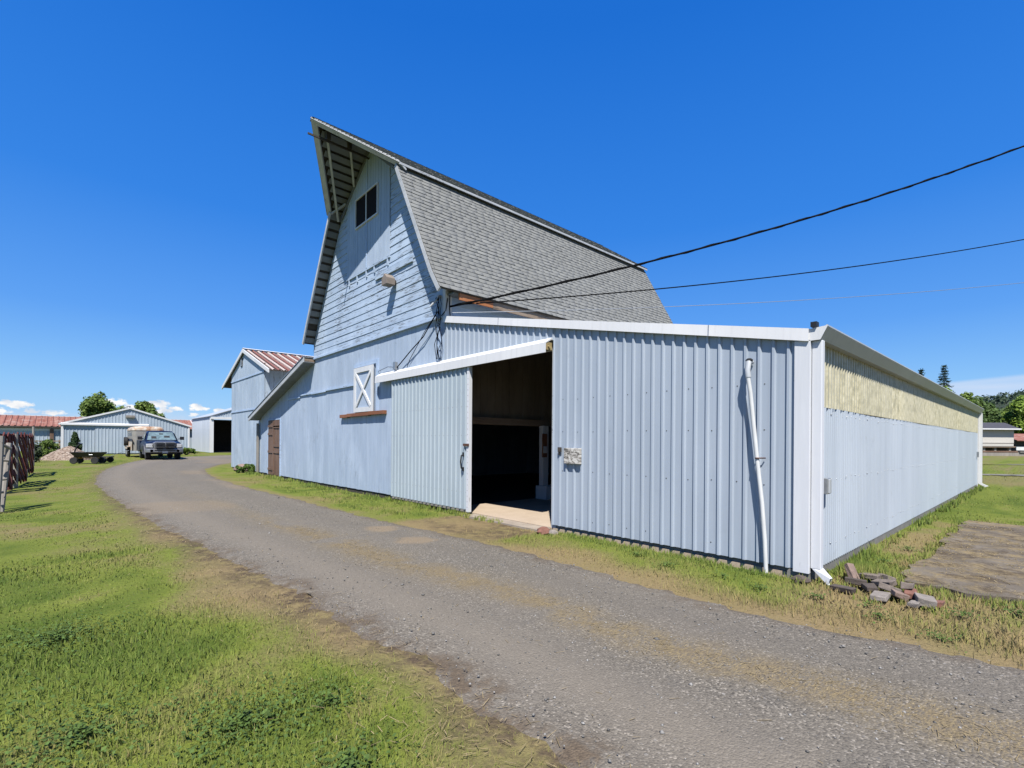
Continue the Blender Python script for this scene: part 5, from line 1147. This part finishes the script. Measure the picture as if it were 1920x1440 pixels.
# ================================================================== cables
def cable(name,label,a,b,r,sag,mat,twist=0,n=40):
    a=Vector(a);b=Vector(b); P=[]
    for i in range(n+1):
        t=i/n; p=a+(b-a)*t; p.z-=sag*4*t*(1-t); P.append(p)
    mb=MB(); mb.tube(P,r,6)
    if twist:
        Q=[p+Vector((0,math.cos(i*twist),math.sin(i*twist)))*r*1.1 for i,p in enumerate(P)]; mb.tube(Q,r*.6,5)
    tag(mb.build(name,M[mat],None,smooth=True),label,'cable')
def far(px_,py_,f): 
    a=px_-960;b=py_-827; u=a*math.cos(ROLL)+b*math.sin(ROLL); v=-(b*math.cos(ROLL)-a*math.sin(ROLL)); return CAM+FWD*f+RGT*(u*f/910)+UPV*(v*f/910)
A0=Vector((.02,6.52,4.12))
def ext(a,b,k): return Vector(a)+(Vector(b)-Vector(a))*k
cable('power_cable','thick twisted black cable, steepest and highest of the three overhead lines',A0,ext(A0,far(1920,274,11.5)+UPV*.27,1.25),.021,.42,'wire',1.1,90)
cable('power_cable','thinner black cable running below the thick twisted one across the roof',(.3,6.50,4.22),ext((.3,6.50,4.22),far(1920,449,13.5)+UPV*.205,1.25),.0135,.32,'wire',0,50)
cable('power_cable','thinnest pale grey wire, lowest of the three overhead lines',(.0,6.40,3.97),ext((.0,6.40,3.97),far(1920,530,13.5)+UPV*.14,1.25),.0065,.22,'wiregrey',0,50)

# ================================================================== bricks by the corner, rubble
BR=[plain('brick_'+n,c,.92,0,.25,18,.5) for n,c in (('grey_brown',(.19,.155,.13)),('pinkish',(.24,.17,.14)),('red',(.22,.10,.07)),('dark',(.085,.066,.055)),('pale_grey',(.25,.22,.195)))]
BL=[ # x,y,z, rot xyz deg, size, material, label
 (.30,-.30,.13,(8,-62,20),(.20,.10,.06),1,'pinkish brick tipped up on its end beside the downspout spout'),
 (.36,-.44,.10,(0,5,35),(.20,.10,.06),0,'grey brown brick lying on the pile just behind the tipped brick'),
 (.40,-.56,.11,(10,0,10),(.19,.10,.06),0,'grey brown brick at the back of the pile below the tall grass tuft'),
 (.18,-.36,.05,(5,0,60),(.20,.10,.06),3,'dark shadowed brick under the tipped brick'),
 (.08,-.50,.035,(0,4,-15),(.21,.10,.06),3,'dark brick in the hollow at the front of the pile'),
 (.20,-.58,.09,(-12,10,25),(.20,.10,.06),0,'grey brown brick leaning over the dark hollow'),
 (.06,-.66,.07,(20,-10,50),(.20,.10,.06),0,'angular grey brown brick in the middle of the pile'),
 (.20,-.76,.11,(0,12,-35),(.24,.10,.065),0,'long grey brick lying highest at the right of the pile'),
 (.10,-.80,.05,(0,0,-30),(.20,.10,.06),2,'red brick half covered by the long grey brick'),
 (-.04,-.74,.05,(0,-20,80),(.12,.10,.06),1,'short pinkish brick end facing the driveway'),
 (-.14,-.62,.03,(0,0,-38),(.26,.13,.05),4,'pale grey flat paver at the front of the pile'),
 (-.05,-.92,.05,(6,0,-25),(.21,.14,.075),4,'pale grey block at the right end of the pile'),
 (-.16,-.86,.02,(0,0,-45),(.14,.09,.04),4,'small pale chip below the pale grey block'),
 (-.10,-.32,.012,(0,0,40),(.22,.10,.05),3,'flat dark brick sunk in the grass at the pile\'s left front'),
 (.0,-.99,.025,(0,6,-40),(.19,.11,.05),2,'red brick lying alone right of the pile'),
]
for x,y,z,r,s,mi,lab in BL:
    mb=MB(); M3=Matrix.Rotation(math.radians(r[2]+40),3,'Z')@Matrix.Rotation(math.radians(r[1]),3,'Y')@Matrix.Rotation(math.radians(r[0]),3,'X')
    mb.obox((x-.06,y-.02,z*.70+.004),s[0]*.88,s[1]*.9,s[2]*.88,M3); rj=random.Random(int(x*977+y*131)); mb.v=[tuple(c+(rj.random()-.5)*.016 for c in p) for p in mb.v]; o=mb.build('brick',BR[mi],None,bevel=.006); tag(o,lab,'brick','loose bricks at the shed corner')
for x,y,s,mi,lab in ((-.28,3.52,.17,2,'reddish rubble lump at the right foot of the doorway'),(-.24,3.36,.12,4,'pale stone beside the reddish lump at the doorway'),(-.13,.03,.11,3,'brown stone in the grass left of the downspout'),(-.10,22.3,.55,1,'brown heap of dead stalks at the annex wall foot')):
    mb=MB(); r=random.Random(int(x*1000)); 
    secs=[]
    for z,k in ((-.1,.9),(.1,1.),(.32,.85),(.5,.45),(.55,.1)): secs.append([(x+math.cos(a)*s*.6*k*(.8+.4*r.random()),y+math.sin(a)*s*.75*k*(.8+.4*r.random()),z*s) for a in [i*2*math.pi/9 for i in range(9)]])
    mb.loft(secs); tag(mb.build('rubble',BR[mi],None),lab,'rubble')
# ================================================================== TREES AND SHRUBS
def foliage(name,centers,parent,n,leaf,cols,seed,flatten=1.,mat='leaf'):
    """leaf-sized faces spread through clumps; centers: (x,y,z,radius)"""
    r=np.random.default_rng(seed); C=np.array(centers); w=C[:,3]**2; idx=r.choice(len(C),n,p=w/w.sum())
    d=r.normal(0,1,(n,3)); d/=np.linalg.norm(d,axis=1)[:,None]; rad=C[idx,3]*(.35+.65*r.random(n)**.45)*(1+.12*r.normal(0,1,n)); p=C[idx,:3]+d*rad[:,None]*np.array([1,1,flatten])
    nv=d*.8+r.normal(0,.55,(n,3))+np.array([0,0,.35]); nv/=np.linalg.norm(nv,axis=1)[:,None]
    t=np.cross(nv,r.normal(0,1,(n,3))); t/=np.linalg.norm(t,axis=1)[:,None]; b=np.cross(nv,t); s=leaf*(.55+.8*r.random(n))[:,None]
    V=np.stack([p-t*s,p-b*s*.55,p+t*s,p+b*s*.55],1).reshape(-1,3); i=np.arange(n)*4
    tone=r.random(len(C))[idx]; lo,hi=np.array(cols[0]),np.array(cols[1]); col=(lo+(hi-lo)*(np.clip(tone*.65+.35*r.random(n),0,1))[:,None])*(.8+.4*r.random(n))[:,None]
    return npmesh(name,V,np.stack([i,i+1,i+2,i+3],1),M[mat],{'col':np.repeat(col,4,axis=0)},parent=parent)
def broadtree(label,x,y,h,w_,cols,seed,base=.22,leaf=.28,n=7000,group=None,name='broadleaf_tree',d=None):
    t=thing(name,label,'tree',(x,y,0),0,group); r=np.random.default_rng(seed); d=d or w_
    cs=[]
    for k in range(54):
        a=r.random()*2*np.pi; u=r.random(); zz=base+(1-base)*(.06+.86*u); env=np.sin(np.pi*min(1,(u*.86+.16)))**.6
        rr2=np.sqrt(r.random())*env; cs.append((x+np.cos(a)*rr2*w_*.40,y+np.sin(a)*rr2*d*.40,h*zz,h*.052+w_*.032+r.random()*w_*.045))
    foliage('crown',cs,t,n,leaf,cols,seed+1)
    mb=MB(); mb.tube([(x,y,-.1),(x+.05,y,h*.2),(x,y+.1,h*.45),(x,y,h*.8)],[h*.035,h*.028,h*.018,h*.005],8)
    for c in cs[::4]: mb.tube([(x,y,h*.25),((x+c[0])/2,(y+c[1])/2,h*.3+(c[2]-h*.25)*.45),c[:3]],[h*.014,h*.009,h*.003],5)
    mb.build('trunk',M['bark'],t,smooth=True); return t
def conifer(label,x,y,h,w_,seed,z0=0,group=None,cols=((.016,.040,.030),(.045,.085,.06))):
    t=thing('conifer_tree',label,'tree',(x,y,0),0,group); r=np.random.default_rng(seed); cs=[];V=[];C=[]
    L=26
    for i in range(L):
        f=i/(L-1); z=h*(.28+.72*f); R=w_*.5*(1-f)**.85+.12
        for k in range(7):
            a=r.random()*6.28; q_=R*(.7+.5*r.random()); m_=int(34*(1-f*.6))
            s=r.random(m_); px=x+np.cos(a)*q_*s; py=y+np.sin(a)*q_*s; pz=z-q_*.38*s+q_*.20*s*s+r.normal(0,.10,m_)
            wd=.42*(1-s*.75)+.1; o=r.normal(0,1,(m_,3))*wd[:,None]*np.array([.6,.6,.28])
            P=np.stack([px,py,pz],1)+o; u=r.normal(0,1,(m_,3))*np.array([1,1,.5]); u/=np.linalg.norm(u,axis=1)[:,None]; v=np.cross(u,r.normal(0,1,(m_,3))); v/=np.linalg.norm(v,axis=1)[:,None]; ss=.24
            V.append(np.stack([P-u*ss,P-v*ss*.4,P+u*ss,P+v*ss*.4],1).reshape(-1,3)); g=np.array(cols[0])+(np.array(cols[1])-np.array(cols[0]))*r.random((m_,1)); C.append(np.repeat(g,4,axis=0))
    V=np.concatenate(V);C=np.concatenate(C);i=np.arange(len(V)//4)*4
    npmesh('crown',V,np.stack([i,i+1,i+2,i+3],1),M['leaf'],{'col':C},parent=t)
    mb=MB(); mb.tube([(x,y,-.1),(x,y,h*.5),(x,y,h*.99)],[h*.02,h*.013,h*.002],7); mb.build('trunk',M['bark'],t)
    return t
MID=((.075,.135,.026),(.23,.32,.065)); BRIGHT=((.11,.20,.026),(.31,.43,.06)); DEEP=((.05,.10,.028),(.15,.23,.06))
broadtree('full leafy tree rising behind the left slope of the machine shed roof',-2.65,103.3,8.7,8.6,MID,41,.15,.24,9000)
broadtree('lower leafy tree behind the right slope of the machine shed roof',3.4,104.3,7.9,6.6,MID,43,.15,.24,7000)
RG='trees beyond the right field'
conifer('dark spruce just showing over the long shed roof, shorter of the two',162.7,21.7,21.2,7.5,51)
conifer('tall dark spruce standing above the leafy trees at the right',167.3,17.6,22.3,8.5,53)
broadtree('yellow-green leafy tree directly below the tall spruce',127.8,13.3,13.6,7.2,BRIGHT,55,.1,.3,7000)
broadtree('rounded mid-green tree right of the yellow-green one',131,10.2,12.6,5.4,MID,57,.1,.28,6000)
broadtree('small dark-topped tree at the edge of the treeline',134,8.6,11.6,3.6,DEEP,59,.1,.26,4500)
broadtree('dull dark green tree close behind the cream cabin',141,7.6,10.3,8.5,DEEP,61,.05,.3,8000)
broadtree('large bright green tree at the far right behind the cabin roof',143,2.2,11.6,9.5,BRIGHT,63,.05,.32,10000)
broadtree('mid-green tree between the dull tree and the bright one',150,4.2,10.4,8,MID,65,.05,.3,7000)
broadtree('dark green tree filling the gap behind the cabin roof',138,10.8,9.0,6.5,DEEP,67,.05,.3,5500)
broadtree('shaded green tree at the right picture edge low behind the stable',150,-2.2,9.5,9,MID,69,.05,.32,7000)
# wooded ridge far behind
def ridge():
    x=[];n=120;m_=10; V=[];F=[]
    for i in range(n):
        a=math.radians(66+60*i/(n-1)); 
        for j in range(m_):
            t=j/(m_-1); R=430+230*t; h=(34+7*math.sin(i*.13+1)+5*math.sin(i*.051))*math.sin(math.pi*.5*min(1,t*1.4))+(random.random()-.5)*1.5
            V.append((CAM.x+math.sin(a)*R,CAM.y+math.cos(a)*R,h-1.5*(1-t)))
    for i in range(n-1):
        for j in range(m_-1): F.append((i*m_+j,(i+1)*m_+j,(i+1)*m_+j+1,i*m_+j+1))
    tag(npmesh('hills',V,F,plain('forest_floor',(.02,.035,.015),.95,0,.3,.05),smooth=True),kind='structure')
    r=np.random.default_rng(77); cs=[]
    for k in range(1500):
        a=math.radians(66+60*r.random()); t=r.random()**.7; R=430+230*t; i=(math.degrees(a)-66)/60*(n-1)
        h=(34+7*math.sin(i*.13+1)+5*math.sin(i*.051))*math.sin(math.pi*.5*min(1,t*1.4)); cs.append((CAM.x+math.sin(a)*R,CAM.y+math.cos(a)*R,h+1,3.2+2.2*r.random()))
    tag(foliage('woodland',cs,None,60000,1.3,((.035,.062,.038),(.085,.125,.07)),78,1.1),kind='stuff')
ridge()
# shrubs
t=thing('cone_shrub','clipped dark green cone shrub rising behind the gravel mound','shrub',(-5.62,52.1,0)); r=np.random.default_rng(5); cs=[]
for k in range(90):
    f=r.random(); a=r.random()*6.28; R=.62*(1-f)*np.sqrt(r.random()); cs.append((-5.62+np.cos(a)*R,52.1+np.sin(a)*R,.1+1.68*f,.13))
foliage('crown',cs,t,7000,.07,((.020,.050,.016),(.055,.095,.028)),6)
mb=MB(); mb.tube([(-5.62,52.1,-.05),(-5.62,52.1,1.2)],[.05,.02],6); mb.build('trunk',M['bark'],t)
def bush(label,x,y,h,w_,cols,seed,leaf=.08,n=2600,name='bush'):
    t=thing(name,label,'shrub',(x,y,0)); r=np.random.default_rng(seed); cs=[]
    for k in range(26):
        a=r.random()*6.28;R=np.sqrt(r.random())*w_*.42; cs.append((x+np.cos(a)*R,y+np.sin(a)*R,h*(.12+.72*r.random()*(1-R/w_)),h*.16))
    foliage('crown',cs,t,n,leaf,cols,seed+3)
    mb=MB()
    for c in cs[::4]: mb.tube([(x,y,-.03),((x+c[0])/2,(y+c[1])/2,c[2]*.6),c[:3]],.012,5)
    mb.build('stems',M['bark'],t)
bush('light green feathery bush between the fence posts and the gravel mound',-7.1,48.0,1.45,1.15,((.09,.15,.03),(.21,.28,.065)),81)
bush('low mid-green bush at the foot of the feathery bush',-7.55,48.3,.75,1.0,((.06,.11,.025),(.13,.19,.05)),83)
bush('low clump of long green leaves right of the pickup',1.5,48.3,.75,1.6,((.08,.15,.02),(.19,.28,.04)),85)
bush('dark climbing plant on the tall fence post',-7.32,37.0,1.5,.34,((.03,.05,.02),(.08,.105,.045)),87,.06,1300)
bush('green weeds at the annex wall foot beside the brown heap',-.22,21.0,.42,.9,((.06,.12,.02),(.14,.22,.04)),89,.05)

# every painted or natural colour is brought to one overall reflectance level
for m_ in bpy.data.materials:
    if not m_.use_nodes: continue
    for nd in m_.node_tree.nodes:
        if nd.bl_idname=='ShaderNodeValToRGB' and nd.label!='factor':
            for e in nd.color_ramp.elements: e.color=tuple(c*ALB for c in e.color[:3])+(1,)
        elif nd.bl_idname=='ShaderNodeMix' and nd.data_type=='RGBA':
            for k in ('A','B'):
                s_=[i for i in nd.inputs if i.name==k and i.type=='RGBA'][0]
                if not s_.is_linked: s_.default_value=tuple(c*ALB for c in s_.default_value[:3])+(1,)
